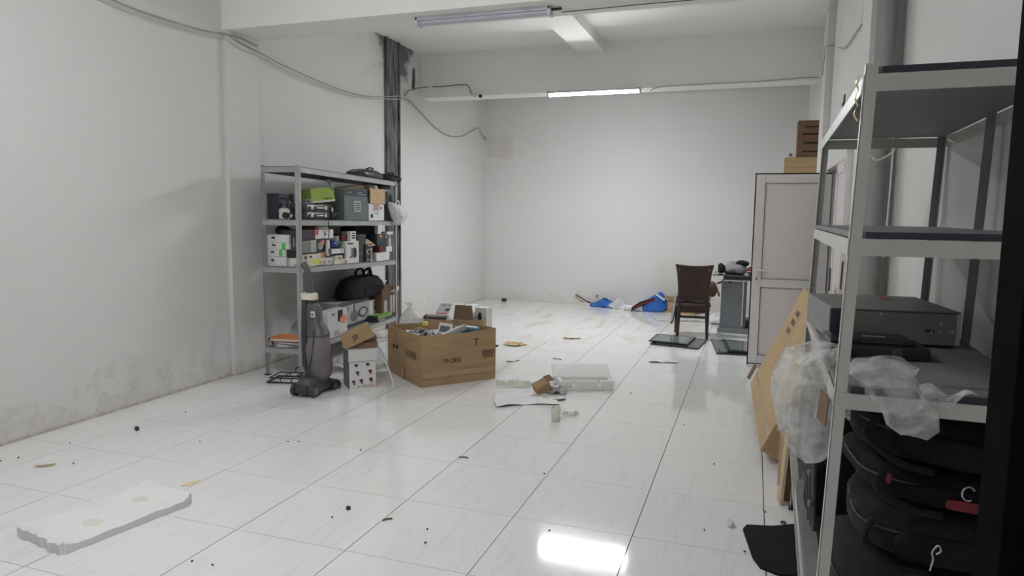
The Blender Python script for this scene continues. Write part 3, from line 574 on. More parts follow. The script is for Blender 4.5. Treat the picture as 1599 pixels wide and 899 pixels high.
fb('black_carton', 'tall black carton beside the trimmer pack', 'box', (559, 366, 571, 410), 3, 0.22, 'black_plastic', [('rect', 'right', 0.1, 0.3, 0.7, 0.33, 'mid_grey'), ('oval', 'right', 0.3, 0.8, 0.6, 0.87, 'dark_grey')], x=-0.03, group=G3)
fb('black_carton', 'black carton with an oval emblem under the kraft flap', 'box', (571.5, 381, 581.5, 409.5), 3, 0.18, 'slate_dark', [('oval', 'right', 0.05, 0.42, 0.95, 0.72, 'pale_grey'), ('oval', 'right', 0.2, 0.48, 0.8, 0.66, 'maroon'), ('rect', 'right', 0.1, 0.1, 0.7, 0.14, 'card_white'), ('rect', 'right', 0.1, 0.25, 0.8, 0.27, 'mid_grey')], group=G3)
zb_ = Sfront(575, 371)[1]
fb('navy_carton', 'large midnight blue carton at the back of the third shelf', 'box', (553, 352.5, 590, 371), 3, 0.16, 'navy_fabric', [('rect', 'right', 0.85, 0.3, 0.97, 0.95, 'pale_grey')], z0=zb_-0.02, x=-0.15, group=G3)
fb('black_carton', 'black carton supporting the midnight blue one', 'box', (572, 371, 590, 408), 3, 0.16, 'black_plastic', x=-0.2, group=G3)
y_, z_ = Sfront(581, 379, 0.0); t = thing('cardboard_scrap', 'kraft cardboard lid lying open among the black cartons', 'lid', S(-0.05, y_, z_), SA, G3, rot=(0.0, 0.6, SA))
part(t, 'panel', BM().box((0, 0, 0), (0.12, 0.19, 0.006)), 'cardboard_light'); part(t, 'edge', BM().box((-0.058, 0, -0.012), (0.005, 0.19, 0.02)), 'cardboard')
y_, z_ = Sfront(581, 398, 0.012); t = thing('blender_wand', 'slim steel blender shaft standing by the kraft lid', 'tool', S(0.0, y_, lz(3, y_)+0.002), SA, G3)
part(t, 'shaft', BM().lathe([(0.018, 0), (0.02, 0.012), (0.008, 0.04), (0.008, 0.11), (0.010, 0.12)], seg=14), 'steel', 40); part(t, 'neck', BM().lathe([(0.012, 0.12), (0.014, 0.135), (0.012, 0.15)], seg=14), 'card_white', 40)
fb('white_carton', 'white carton with one small mark at the far end of the third shelf', 'box', (588, 394, 608, 409), 3, 0.18, 'paper_white', [('rect', 'right', 0.42, 0.5, 0.52, 0.55, 'ink')], group=G3)
zt6 = Sfront(598, 394)[1]
fb('maroon_carton', 'dark maroon carton on the small-marked white one', 'box', (593, 383, 604, 393.5), 3, 0.15, 'maroon', z0=zt6, x=-0.02, group=G3)
fb('black_carton', 'dark carton with an orange spot near the shelf end', 'box', (589, 366, 602, 383), 3, 0.15, 'slate_dark', [('oval', 'right', 0.25, 0.7, 0.6, 0.95, 'orange')], z0=Sfront(598, 383)[1], x=-0.03, group=G3)
fb('small_carton', 'tiny white carton near the shelf end post', 'box', (603.5, 384, 612, 392), 3, 0.1, 'paper_white', z0=zt6, group=G3)
fb('small_carton', 'tiny white carton perched on the spray bottles', 'box', (605, 361.5, 613.5, 366), 3, 0.08, 'paper_white', z0=Sfront(609, 366.3)[1], group=G3, x=-0.02)
for (u, lb, mt_) in ((605.5, 'slim grey spray bottle with white cap on the third shelf', 'mid_grey'), (610, 'slim white spray bottle on the third shelf', 'card_white')):
    y_, z_ = Sfront(u, 384, -0.03); t = thing('spray_bottle', lb, 'bottle', S(-0.05, y_, zt6+0.002), SA, G3); zc = Sfront(u, 366.6, -0.03)[1]-zt6
    part(t, 'bottle', BM().lathe([(0.018, 0), (0.02, 0.005), (0.02, zc*0.72), (0.009, zc*0.8)], seg=14), mt_, 40); part(t, 'cap', BM().lathe([(0.012, zc*0.8), (0.012, zc*0.98)], seg=12), 'paper_white', 40)
fb('dark_carton', 'dark carton under the spray bottles', 'box', (606, 393, 613.5, 409), 3, 0.12, 'mid_grey', x=-0.04, group=G3)
# ---- second shelf
end_box('dark_carton', 'plain dark slate carton at the near end of the second shelf', 'box', (413.5, 302, 436, 341), 2, 0.24, 'slate_dark', y=0.08, group=G2)
xk, zk = Send(446, 330, 0.10); t = thing('coffee_maker', 'white and black coffee maker wrapped in its black cord', 'appliance', S(xk, 0.12, lz(2, 0.1)+0.001), SA, G2)
part(t, 'body', BM().loft([(0, 0, 0, 0.066, 0.06), (0, 0, 0.01, 0.07, 0.064), (0.0, 0, 0.09, 0.068, 0.062), (0, 0, 0.098, 0.06, 0.055)], 20), 'card_white', 50)
part(t, 'lid', BM().loft([(0, 0, 0.099, 0.056, 0.05), (0.004, 0, 0.13, 0.05, 0.045), (0.01, 0, 0.16, 0.03, 0.03), (0.012, 0, 0.172, 0.012, 0.012)], 18), 'mid_grey', 50)
part(t, 'handle', BM().tube(curve([(0.03, -0.05, 0.165), (0.055, -0.055, 0.12), (0.085, -0.05, 0.06), (0.095, -0.045, 0.01)]), 0.013, 8), 'black_plastic', 50)
part(t, 'dial', BM().cyl((0.028, -0.055, 0.035), (0.028, -0.078, 0.035), 0.03), 'black_plastic', 40); part(t, 'cord', BM().tube(curve([(-0.08, 0.0, 0.175), (-0.03, -0.02, 0.19), (0.03, -0.04, 0.178), (0.06, -0.05, 0.12), (0.09, -0.06, 0.05), (0.1, -0.07, 0.012)]), 0.007, 6), 'black_plastic', 60)
part(t, 'knob', BM().cyl((0.085, -0.055, 0.03), (0.085, -0.07, 0.03), 0.017), 'pale_grey', 40)
for k, (v1, v0, lb) in enumerate(((340, 329, 'lower black plastic tool case with shiny clasps on the second shelf'), (328.5, 318, 'upper black plastic tool case with shiny clasps on the second shelf'))):
    ya, za = Sfront(473, v1); yb, zb = Sfront(521, v0); ym = (ya+yb)/2; bz = lz(2, ym)+0.001 if k == 0 else ztc; h = 0.075 if k == 0 else 0.07
    t = thing('tool_case', lb, 'case', S(-0.17, ym, bz), SA, G2); part(t, 'shell', BM().loft([(0, 0, 0, 0.14, 0.29, 5), (0, 0, 0.012, 0.15, 0.30, 5), (0, 0, h-0.012, 0.15, 0.30, 5), (0, 0, h, 0.14, 0.29, 5)], 28), 'black_plastic', 40)
    for yy in (-0.12, 0.14): part(t, 'clasp', BM().box((0.154, yy, h*0.5), (0.012, 0.045, 0.03), bev=0.004), 'steel')
    part(t, 'handle', BM().tube(curve([(0.15, -0.05, h*0.5), (0.175, -0.04, h*0.5), (0.175, 0.06, h*0.5), (0.15, 0.07, h*0.5)]), 0.007, 8), 'steel', 50); ztc = bz+h+0.001
ya, za = Sfront(503, 312); t = rbox('lime_carton', 'lime green and white carton tilted over the tool cases', 'box', S(-0.13, ya+0.13, ztc+0.015), (0.20, 0.27, 0.14), 'lime', [('rect', 'front', 0.0, 0.0, 1.0, 0.32, 'paper_white'), ('bars', 'front', 0.12, 0.08, 0.88, 0.25, 'ink', 8), ('rect', 'right', 0.0, 0.0, 1.0, 0.12, 'card_white'), ('bars', 'right', 0.5, 0.18, 0.9, 0.30, 'ink', 7)], rot=(0.10, -0.06, SA-0.45), group=G2)
y_, z_ = Sfront(512, 283, -0.02); t = thing('cable_bundle', 'bundle of black cords draped over the lime carton', 'cable', S(-0.03, y_, z_), SA, G2)
for k in range(4): part(t, 'cord', BM().tube(curve([(-0.05, -0.05+0.02*k, 0.03), (-0.01, -0.01+0.02*k, 0.02), (0.02, 0.02+0.018*k, -0.03), (0.035, 0.035+0.016*k, -0.07-0.01*k)]), 0.006, 6), 'black_plastic', 60)
part(t, 'tie', BM().tube([(0.0, -0.01, 0.008), (0.005, 0.07, 0.008)], 0.009, 6), 'dark_grey')
y_, z_ = Sfront(528, 333); t = thing('kettle', 'small black kettle with a grey base on the second shelf', 'appliance', S(-0.13, y_, lz(2, y_)+0.001), SA, G2)
part(t, 'body', BM().lathe([(0.05, 0), (0.07, 0.01), (0.075, 0.03), (0.062, 0.12), (0.045, 0.14)], seg=20), 'black_plastic', 40); part(t, 'spout', BM().loft([(0.0, 0, 0.0, 0.02, 0.025), (0.045, 0, 0.045, 0.022, 0.03)], 12, at=(0.05, 0, 0.03)), 'mid_grey', 40); part(t, 'lid', BM().lathe([(0.04, 0.14), (0.03, 0.155), (0.01, 0.16)], seg=16), 'dark_grey', 40)
fb('cookware_box', 'large slate appliance carton with a pale data label on the second shelf', 'box', (538, 297, 575.5, 341), 2, 0.24, 'slate_light', [('rect', 'right', 0.0, 0.80, 1.0, 1.0, 'slate_dark'), ('rect', 'right', 0.36, 0.26, 0.68, 0.66, 'mid_grey'), ('rect', 'right', 0.38, 0.28, 0.66, 0.64, 'pale_grey'), ('rect', 'right', 0.42, 0.55, 0.62, 0.58, 'slate'), ('rect', 'right', 0.42, 0.48, 0.62, 0.51, 'slate'), ('rect', 'right', 0.42, 0.41, 0.62, 0.44, 'slate'), ('rect', 'right', 0.42, 0.34, 0.62, 0.37, 'slate'), ('text', 'right', 0.2, 0.91, 0.07, 'gorenje', 'pale_grey'), ('rect', 'right', 0.50, 0.92, 0.68, 0.94, 'pale_grey'), ('bars', 'right', 0.50, 0.84, 0.90, 0.88, 'pale_grey', 10)], group=G2)
fb('kraft_and_white_box', 'white appliance carton with a folded kraft flap on the second shelf', 'box', (576.5, 318, 599.5, 341.5), 2, 0.2, 'paper_white', [('rect', 'right', 0.25, 0.55, 0.65, 0.95, 'pale_grey'), ('rect', 'right', 0.3, 0.8, 0.6, 0.86, 'pink_red'), ('rect', 'right', 0.36, 0.68, 0.56, 0.73, 'pink_red'), ('oval', 'right', 0.72, 0.65, 0.84, 0.85, 'pink_red'), ('oval', 'right', 0.08, 0.15, 0.24, 0.4, 'ink'), ('rect', 'right', 0.35, 0.4, 0.6, 0.45, 'slate_light')], group=G2, x=0.0)
ya, za = Sfront(578.5, 318, 0.012); yb, zb = Sfront(601, 296, 0.012); single('cardboard_sheet', 'plain kraft cardboard panel leaning over the white appliance carton', 'cardboard', BM().box((0, 0, (zb-za)/2), (0.008, yb-ya, zb-za)), 'cardboard_light', S(0.008, (ya+yb)/2, za+0.002), SA, group=G2)
y_, z_ = Sfront(590, 292, -0.03); single('crumpled_paper', 'crumpled white paper stuffed above the kraft panel', 'paper', BM().cushion((0, 0, 0), (0.16, 0.20, 0.055), ex=2.2, nz=0.022, ns=22), 'paper_white', S(-0.12, y_, Sfront(590, 296)[1]+0.03), SA, 20, G2)
ya, za = Sfront(552, 297); single('kraft_flap', 'bent kraft cardboard flap on top of the slate carton', 'cardboard', BM().sheet(lambda a, b: (-0.2+0.2*a, -0.05+0.32*b, 0.01+0.03*b+0.05*a*(1-a)), 8, 8, 0.004), 'cardboard', S(-0.02, ya, lz(2, ya)+Sfront(556, 297)[1]-lz(2, ya)+0.004), SA, group=G2)
y_, z_ = Sfront(609, 296, -0.05); t = thing('sports_shoe', 'dark grey shoe with a pale sole at the far end of the second shelf', 'shoe', S(-0.12, y_-0.02, z_-0.02), SA, G2)
part(t, 'upper', BM().cushion((0, 0, 0.045), (0.10, 0.25, 0.085), ex=2.6, nz=0.01, ns=12), 'dark_grey', 50); part(t, 'sole', BM().loft([(0, 0, 0, 0.048, 0.125), (0, 0, 0.018, 0.05, 0.13)], 20), 'pale_grey', 40)
fb('dark_carton', 'dark carton under the grey shoe', 'box', (599, 304, 613, 341), 2, 0.16, 'slate_dark', x=-0.06, group=G2)
def bag_surface(prof, at, seg=28, amp=0.02, ns=9, seed=0.0, fold=0.06):
    """crumpled bag from rings (z, rx, ry, cx, cy)"""
    vs = []; fs = []
    for i, (z, rx, ry, cx, cy) in enumerate(prof):
        for k in range(seg):
            g = 2*math.pi*k/seg; r = 1+fold*math.sin(5*g+i*0.7+seed)+fold*0.6*math.sin(9*g-i+seed)
            p = Vector((cx+rx*r*math.cos(g), cy+ry*r*math.sin(g), z)); p += noise.noise_vector(p*ns+Vector((seed, 0, seed)))*amp; vs.append(p)
    for i in range(len(prof)-1):
        for k in range(seg): l = (k+1) % seg; fs.append((i*seg+k, i*seg+l, (i+1)*seg+l, (i+1)*seg+k))
    b = BM().add(vs, fs); b.f.append(tuple(reversed(range(seg)))); return b
y_, z_ = Sfront(615, 330, 0.0)
bag = thing('carrier_bag', 'white plastic carrier bag hanging over the end of the second shelf', 'bag', S(0.0, y_, lz(2, 2.2)-0.03), SA, G2)
part(bag, 'bag', bag_surface([(-0.02, 0.02, 0.03, 0.08, -0.02), (0.03, 0.06, 0.07, 0.06, 0.0), (0.09, 0.09, 0.12, 0.05, 0.02), (0.15, 0.09, 0.13, 0.04, 0.02), (0.20, 0.07, 0.10, 0.02, -0.02), (0.235, 0.045, 0.05, 0.0, -0.06), (0.25, 0.02, 0.03, -0.01, -0.08)], None, amp=0.025, ns=11, seed=2.0), 'film_milky', 35)
part(bag, 'handle', BM().tube(curve([(0.03, -0.06, 0.22), (0.06, -0.02, 0.27), (0.05, 0.03, 0.26), (0.06, 0.05, 0.2)]), 0.008, 6), 'film_milky', 60)
# ---- on top of the unit
for k, (u0, u1, v0, lb, mt_) in enumerate(((547, 591, 259.5, 'rounded black instrument case lying on top of the shelf unit', 'black_plastic'), (588, 637, 261, 'navy soft tool bag with a metal stud on top of the shelf unit', 'navy_fabric'))):
    xo = -0.14; ya, za = Sfront(u0, 268, xo); yb, zb = Sfront(u1, 268, xo); yb = min(yb, SLEN+0.30); L_ = yb-ya; ym = (ya+yb)/2
    t = thing('tool_bag' if k else 'instrument_case', lb, 'case', S(xo, ym, lz(1, ym)+0.002), SA)
    hh = 0.10 if k == 0 else 0.09
    part(t, 'body', BM().loft([(0, 0, 0, 0.12, L_/2*0.93), (0, 0, 0.015, 0.13, L_/2), (0, 0, hh*0.55, 0.125, L_/2*0.96), (0, 0, hh*0.85, 0.10, L_/2*0.7), (0, 0, hh, 0.06, L_/2*0.35)], 28), mt_, 50)
    part(t, 'zip', BM().tube([(0.132*math.cos(g), L_/2*1.005*math.sin(g), 0.03) for g in [math.pi*(q/12-0.5) for q in range(13)]], 0.004, 6), 'dark_grey', 60)
    part(t, 'stud', BM().cyl((0.11, L_*0.28*(1 if k else -1.2), hh*0.45), (0.137, L_*0.28*(1 if k else -1.2), hh*0.45), 0.011), 'steel', 40)
    part(t, 'handle', BM().tube(curve([(0.05, -0.09, hh*0.95), (0.07, -0.05, hh+0.012), (0.07, 0.05, hh+0.012), (0.05, 0.09, hh*0.95)]), 0.008, 6), 'black_fabric', 60)
# ---- lowest shelf
for k, (lb, mt_, d, dx, dr) in enumerate((('white folded papers under the black folder on the lowest shelf', 'paper_white', (0.30, 0.21, 0.02), 0.03, 0.2), ('black document folder between white papers and the orange folder', 'black_plastic', (0.31, 0.23, 0.025), 0.01, -0.05), ('orange document folder on top of the black one', 'orange', (0.32, 0.23, 0.03), -0.02, 0.05))):
    zz = lz(4, 0.2)+0.001+(0, 0.021, 0.047)[k]; t = thing('document_folder' if k else 'paper_pile', lb, 'folder' if k else 'papers', S(-0.19+dx, 0.15, zz), SA+dr, G4)
    part(t, 'cover', BM().box((0, 0, 0.002), (d[0], d[1], 0.004)).box((0, 0, d[2]-0.002), (d[0], d[1], 0.004)).box((-d[0]/2+0.002, 0, d[2]/2), (0.004, d[1], d[2])), mt_); part(t, 'sheets', BM().box((0.006, 0, d[2]/2), (d[0]-0.02, d[1]-0.014, d[2]-0.0085)), 'paper_white')
kb = fb('vacuum_carton', 'white and slate carton picturing two vacuum cleaners on the lowest shelf', 'box', (529, 468, 576, 512), 4, 0.22, 'pale_grey', [('rect', 'right', 0.0, 0.85, 1.0, 1.0, 'slate'), ('rect', 'right', 0.0, 0.0, 1.0, 0.12, 'slate'), ('rect', 'right', 0.06, 0.66, 0.3, 0.8, 'red'), ('oval', 'right', 0.36, 0.2, 0.62, 0.6, 'mid_grey'), ('oval', 'right', 0.62, 0.25, 0.95, 0.66, 'dark_grey'), ('oval', 'right', 0.67, 0.31, 0.90, 0.60, 'pale_grey'), ('rect', 'right', 0.47, 0.58, 0.5, 0.84, 'dark_grey')], group=G4, x=-0.14)
zk = lz(4, 1.0)+sum(Sfront(u, 468, -0.14)[1]-lz(4, 1.0) for u in (529, 576))/2+0.002
fb('appliance_carton', 'white appliance carton with red picture beside the two-vacuum carton', 'box', (577, 467, 597, 512), 4, 0.22, 'paper_white', [('rect', 'right', 0.3, 0.55, 0.85, 0.9, 'pale_grey'), ('oval', 'right', 0.35, 0.75, 0.75, 0.95, 'red'), ('rect', 'right', 0.35, 0.5, 0.6, 0.7, 'red_dark')], group=G4, x=-0.14)
fb('mixer_carton', 'white carton picturing a black and orange appliance at the shelf edge', 'box', (512, 484, 542, 522), 4, 0.12, 'card_white', [('text', 'right', 0.28, 0.86, 0.1, 'PMD', 'ink'), ('rect', 'right', 0.5, 0.55, 0.75, 0.98, 'ink'), ('oval', 'right', 0.6, 0.45, 0.98, 0.75, 'salmon'), ('rect', 'right', 0.3, 0.05, 0.55, 0.25, 'pale_grey')], group=G4, x=0.0)
ya, za = Sfront(533, 466, -0.2); yb, zb = Sfront(595, 466, -0.2); ym = (ya+yb)/2; L_ = yb-ya
t = thing('holdall', 'black holdall with looped handles on top of the vacuum carton', 'bag', S(-0.22, ym, zk+0.004), SA, G4)
part(t, 'body', BM().loft([(0, 0, 0, 0.13, L_*0.47, 3.2), (0, 0, 0.03, 0.15, L_*0.5, 3), (0, 0, 0.12, 0.14, L_*0.49), (0, -0.02, 0.2, 0.10, L_*0.40), (0, -0.05, 0.24, 0.05, L_*0.25)], 30, nz=0.012, ns=8), 'black_fabric', 60)
for s in (0.06, -0.04): part(t, 'handle', BM().tube(curve([(s, -0.06, 0.19), (s, -0.03, 0.28), (s, 0.06, 0.31), (s, 0.14, 0.28), (s, 0.17, 0.18)]), 0.014, 8), 'black_fabric', 60)
part(t, 'zip', BM().tube(curve([(0.06, -L_*0.35, 0.19), (0.09, 0, 0.215), (0.06, L_*0.3, 0.19)]), 0.005, 6), 'dark_grey'); part(t, 'side_pocket', BM().box((0.14, 0.05, 0.07), (0.02, L_*0.5, 0.09), bev=0.008), 'navy_fabric'); part(t, 'tag', BM().box((0.145, L_*0.36, 0.14), (0.004, 0.05, 0.018)), 'paper_white')
fb('tower_carton', 'tall black carton with white product pictures at the far end of the unit', 'box', (597, 448, 624, 500), 4, 0.2, 'brown', [('rect', 'right', 0.45, 0.2, 0.72, 0.72, 'card_white'), ('oval', 'right', 0.42, 0.12, 0.72, 0.24, 'card_white'), ('rect', 'right', 0.1, 0.15, 0.25, 0.6, 'pale_grey'), ('rect', 'right', 0.5, 0.8, 0.9, 0.9, 'card_white'), ('rect', 'right', 0.72, 0.86, 0.95, 0.97, 'card_white')], group=G4, x=-0.05)
t = fb('green_lidded_box', 'black carton with a bright green top beside the tall black carton', 'box', (590, 490, 612, 512), 4, 0.13, 'slate_dark', [('rect', 'top', 0, 0, 1, 1, 'green'), ('rect', 'right', 0, 0.45, 1, 1, 'green'), ('rect', 'right', 0.1, 0.1, 0.5, 0.3, 'pale_grey')], x=0.0, group=G4)
# ================================================================== cartons and vacuum on the floor
def open_carton(name, label, loc, rz, d, material, rim=(0, 0, 0, 0), flaps=(), inner='cardboard'):
    """open carton: four walls with uneven rims, bottom; rim = extra height at corners (-x-y, +x-y, +x+y, -x+y)"""
    t = thing(name, label, 'box', loc, rz); x, y, h = d[0]/2, d[1]/2, d[2]; th = 0.006
    cs = [(-x, -y), (x, -y), (x, y), (-x, y)]; cin = [(-x+th, -y+th), (x-th, -y+th), (x-th, y-th), (-x+th, y-th)]
    for k in range(4):
        l = (k+1) % 4; (ax, ay), (bx, by) = cs[k], cs[l]; (cx, cy), (dx, dy) = cin[k], cin[l]; n = 6; vs = []
        for i in range(n+1):
            f = i/n; hz = h+rim[k]*(1-f)+rim[l]*f - 0.012*math.sin(math.pi*f)*(1 if k % 2 == 0 else 0.4)
            bulge = 0.012*math.sin(math.pi*f); ox, oy = (ay-by), (bx-ax); nn = math.hypot(ox, oy); ox, oy = -ox/nn*bulge, -oy/nn*bulge
            o_ = Vector((ax+(bx-ax)*f, ay+(by-ay)*f, 0)); i_ = Vector((cx+(dx-cx)*f, cy+(dy-cy)*f, 0))
            vs += [o_, i_, i_+Vector((ox*.4, oy*.4, h*0.5)), o_+Vector((ox*.4, oy*.4, h*0.5)), o_+Vector((ox, oy, hz)), i_+Vector((ox, oy, hz))]
        fs = []
        for i in range(n):
            a, b = i*6, (i+1)*6
            for p_, q_ in ((0, 3), (3, 4), (4, 5), (5, 2), (2, 1), (1, 0)): fs.append((a+p_, b+p_, b+q_, a+q_))
        fs += [(0, 3, 4, 5, 2, 1), tuple(n*6+q for q in (1, 2, 5, 4, 3, 0))]
        part(t, 'side_wall', BM().add(vs, fs), material, 30)
    part(t, 'bottom', BM().box((0, 0, 0.004), (d[0]-0.02, d[1]-0.02, 0.008)), material)
    for (k, a0, a1, ln, ang) in flaps:      # flap on wall k from fraction a0..a1, length, angle from vertical (+ = outwards)
        l = (k+1) % 4; (ax, ay), (bx, by) = cs[k], cs[l]; e = Vector((bx-ax, by-ay, 0)); nrm = Vector((e.y, -e.x, 0)).normalized(); p0 = Vector((ax, ay, h-0.004))+e*a0; p1 = Vector((ax, ay, h-0.004))+e*a1
        u_ = Vector((0, 0, math.cos(ang)))+nrm*math.sin(ang); nn = e.normalized().cross(u_).normalized()*0.005; q0, q1 = p0+u_*ln+e.normalized()*0.02, p1+u_*ln*0.96-e.normalized()*0.02
        part(t, 'flap', BM().hexa([p0, p1, p1+nn, p0+nn, q0, q1, q1+nn, q0+nn]), 'cardboard_dark' if ang < 0.3 else material)
    return t
bx = Vector((-2.68, 5.36, 0)); ra = math.radians(50.5); ex_ = Vector((math.cos(ra), math.sin(ra), 0)); ey_ = Vector((-math.sin(ra), math.cos(ra), 0))
D = (0.75, 0.78, 0.455); cc = bx+ex_*D[0]/2+ey_*D[1]/2
t = open_carton('carton', 'large open kraft carton full of small electronics on the tiles', cc, ra, D, 'cardboard', rim=(0.005, 0.02, -0.005, 0.0))
big = t
prints(t, (D[0]+0.012, D[1]+0.012, D[2]), [('text', 'front', 0.40, 0.47, 0.095, '70 DESI', 'ink', 0.23), ('text', 'front', 0.72, 0.79, 0.15, 'T', 'ink'), ('bars', 'front', 0.80, 0.50, 0.96, 0.62, 'ink_faded', 10), ('rect', 'front', 0.82, 0.465, 0.95, 0.485, 'ink_faded'),
    ('bars', 'left', 0.58, 0.50, 0.86, 0.64, 'ink_faded', 9), ('text', 'left', 0.16, 0.60, 0.09, '!', 'ink'), ('oval', 'left', 0.2, 0.56, 0.26, 0.64, 'ink'), ('oval', 'left', 0.29, 0.57, 0.36, 0.65, 'ink'), ('text', 'left', 0.3, 0.80, 0.14, 'T', 'ink_faded')])
part(t, 'tape_strip', BM().box((0, -D[1]/2-0.0065, 0.10), (D[0]*0.98, 0.001, 0.05)), 'packing_tape'); part(t, 'tape_strip', BM().box((-D[0]/2-0.0105, 0.0, 0.05), (0.001, 0.06, 0.1)), 'packing_tape')
def inC(u, v, z): return onz(u, v, z)
rnd = random.Random(3)
def gadget(label, u, v, z, d, material, rot, kind='box', cat='device', name='gadget'):
    p_ = onz(u, v, z); tt = thing(name, label, cat, p_, group='electronics in the big carton', rot=rot)
    if kind == 'box':
        part(tt, 'case', BM().box((0, 0, 0), d, bev=min(d)*0.2), material); part(tt, 'face_panel', BM().box((0, -d[1]*0.08, d[2]/2), (d[0]*0.72, d[1]*0.6, 0.002)), 'paper_white' if material != 'paper_white' else 'slate_light')
    elif kind == 'coil':
        b = BM()
        b.tube([(d[0]/2*math.cos(g)*(1+0.08*math.sin(3*g)), d[1]/2*math.sin(g), d[2]/2*math.sin(2.3*g)) for g in [q*0.35 for q in range(54)]], 0.006, 6); part(tt, 'coil', b, material, 60); part(tt, 'plug', BM().box((d[0]/2, 0, 0), (0.03, 0.02, 0.018), bev=0.004), material)
    return tt
ZI = 0.39
gadget('white open phone box in the big carton', 648, 521, ZI, (0.17, 0.09, 0.04), 'paper_white', (0.2, 0.1, 0.5), name='phone_box')
gadget('flat pale box at the front corner of the big carton', 642, 524, ZI, (0.14, 0.10, 0.035), 'card_white', (-0.1, 0.1, 0.8), name='flat_box')
gadget('coiled grey charger cable in the big carton', 656, 519, ZI+0.02, (0.12, 0.1, 0.04), 'pale_grey', (0.4, 0, 0.3), 'coil', name='charger_cable')
gadget('coiled black charger cable in the middle of the big carton', 668, 522, ZI, (0.14, 0.1, 0.04), 'black_plastic', (0.1, 0.3, 0.6), 'coil', name='charger_cable')
gadget('coiled white charger cable in the middle of the big carton', 676, 523, ZI, (0.1, 0.09, 0.05), 'card_white', (0.5, 0.3, 0.9), 'coil', name='charger_cable')
gadget('white tablet box standing tilted in the big carton', 695, 514, ZI+0.05, (0.13, 0.12, 0.035), 'paper_white', (0.8, 0.1, 0.2), name='tablet_box')
gadget('long silver hand blender lying in the big carton', 706, 519, ZI+0.04, (0.28, 0.06, 0.05), 'pale_grey', (0.0, -0.35, 0.75), name='hand_blender')
gadget('slate grey adapter in the big carton', 703, 524, ZI, (0.16, 0.1, 0.06), 'slate', (0.2, -0.2, 0.4), name='adapter')
gadget('white double socket block in the big carton', 720, 515, ZI+0.03, (0.12, 0.06, 0.06), 'card_white', (0.9, 0, 0.3), name='socket_block')
gadget('teal box at the right end of the big carton', 734, 516, ZI+0.03, (0.17, 0.12, 0.08), 'teal', (0, 0.1, 0.4), name='teal_box')
gadget('white power supply near the front wall of the big carton', 716, 523, ZI, (0.1, 0.07, 0.05), 'card_white', (0.3, 0.2, 1.2), name='power_supply')
gadget('dark plastic tray deep in the big carton', 690, 520, ZI-0.05, (0.42, 0.4, 0.05), 'dark_grey', (0, 0, ra), name='plastic_tray')
gadget('small yellow box at the far rim of the big carton', 664, 505, ZI+0.04, (0.05, 0.05, 0.04), 'yellow', (0, 0, 0.2), name='yellow_box')
# carton behind, with boxes on it
c2 = Vector((-3.06, 6.95, 0)); t = open_carton('carton', 'smaller open kraft carton behind the large one', c2, 0.30, (0.66, 0.5, 0.40), 'cardboard', flaps=((0, 0.52, 0.85, 0.16, 0.05),))
G5 = 'boxes lying in the smaller kraft carton'
c2b = 0.40
rbox('print_carton', 'white product carton with red print lying tilted on the smaller carton', 'box', c2+Vector((-0.10, 0.02, c2b-0.03)), (0.36, 0.26, 0.12), 'mid_grey', [('rect', 'top', 0, 0, 1, 1, 'paper_white'), ('rect', 'top', 0.25, 0.1, 0.65, 0.9, 'pale_grey'), ('bars', 'top', 0.33, 0.70, 0.58, 0.79, 'ink', 6), ('rect', 'top', 0.5, 0.3, 0.64, 0.5, 'dark_grey'), ('rect', 'top', 0.26, 0.06, 0.62, 0.14, 'pink_red'), ('rect', 'front', 0, 0.8, 1, 1, 'paper_white')], rot=(0.45, 0.0, 0.12), group=G5)
rbox('print_carton', 'small white carton with black pictures on the smaller carton', 'box', c2+Vector((0.16, 0.05, c2b-0.01)), (0.16, 0.24, 0.10), 'paper_white', [('rect', 'top', 0.2, 0.1, 0.5, 0.25, 'ink'), ('rect', 'top', 0.6, 0.1, 0.8, 0.25, 'ink')], rot=(0.4, 0.0, 0.05), group=G5)
rbox('print_carton', 'upright pale carton with a black figure at the end of the smaller carton', 'box', c2+Vector((0.30, 0.10, c2b-0.14)), (0.14, 0.14, 0.24), 'card_white', [('oval', 'front', 0.25, 0.3, 0.6, 0.8, 'ink'), ('rect', 'front', 0.3, 0.2, 0.45, 0.4, 'ink')], rz=-0.1, group=G5)
rbox('slate_carton', 'dark slate carton half sunk into the smaller carton', 'box', c2+Vector((-0.08, -0.02, 0.20)), (0.42, 0.26, 0.17), 'slate_dark', rz=0.30, group=G5)
single('crumpled_paper', 'crumpled white paper inside the smaller carton', 'paper', BM().cushion((0, 0, 0), (0.16, 0.12, 0.10), ex=2.2, nz=0.03, ns=20), 'paper_white', c2+Vector((0.07, -0.19, 0.38)), 0.3, 20, G5)
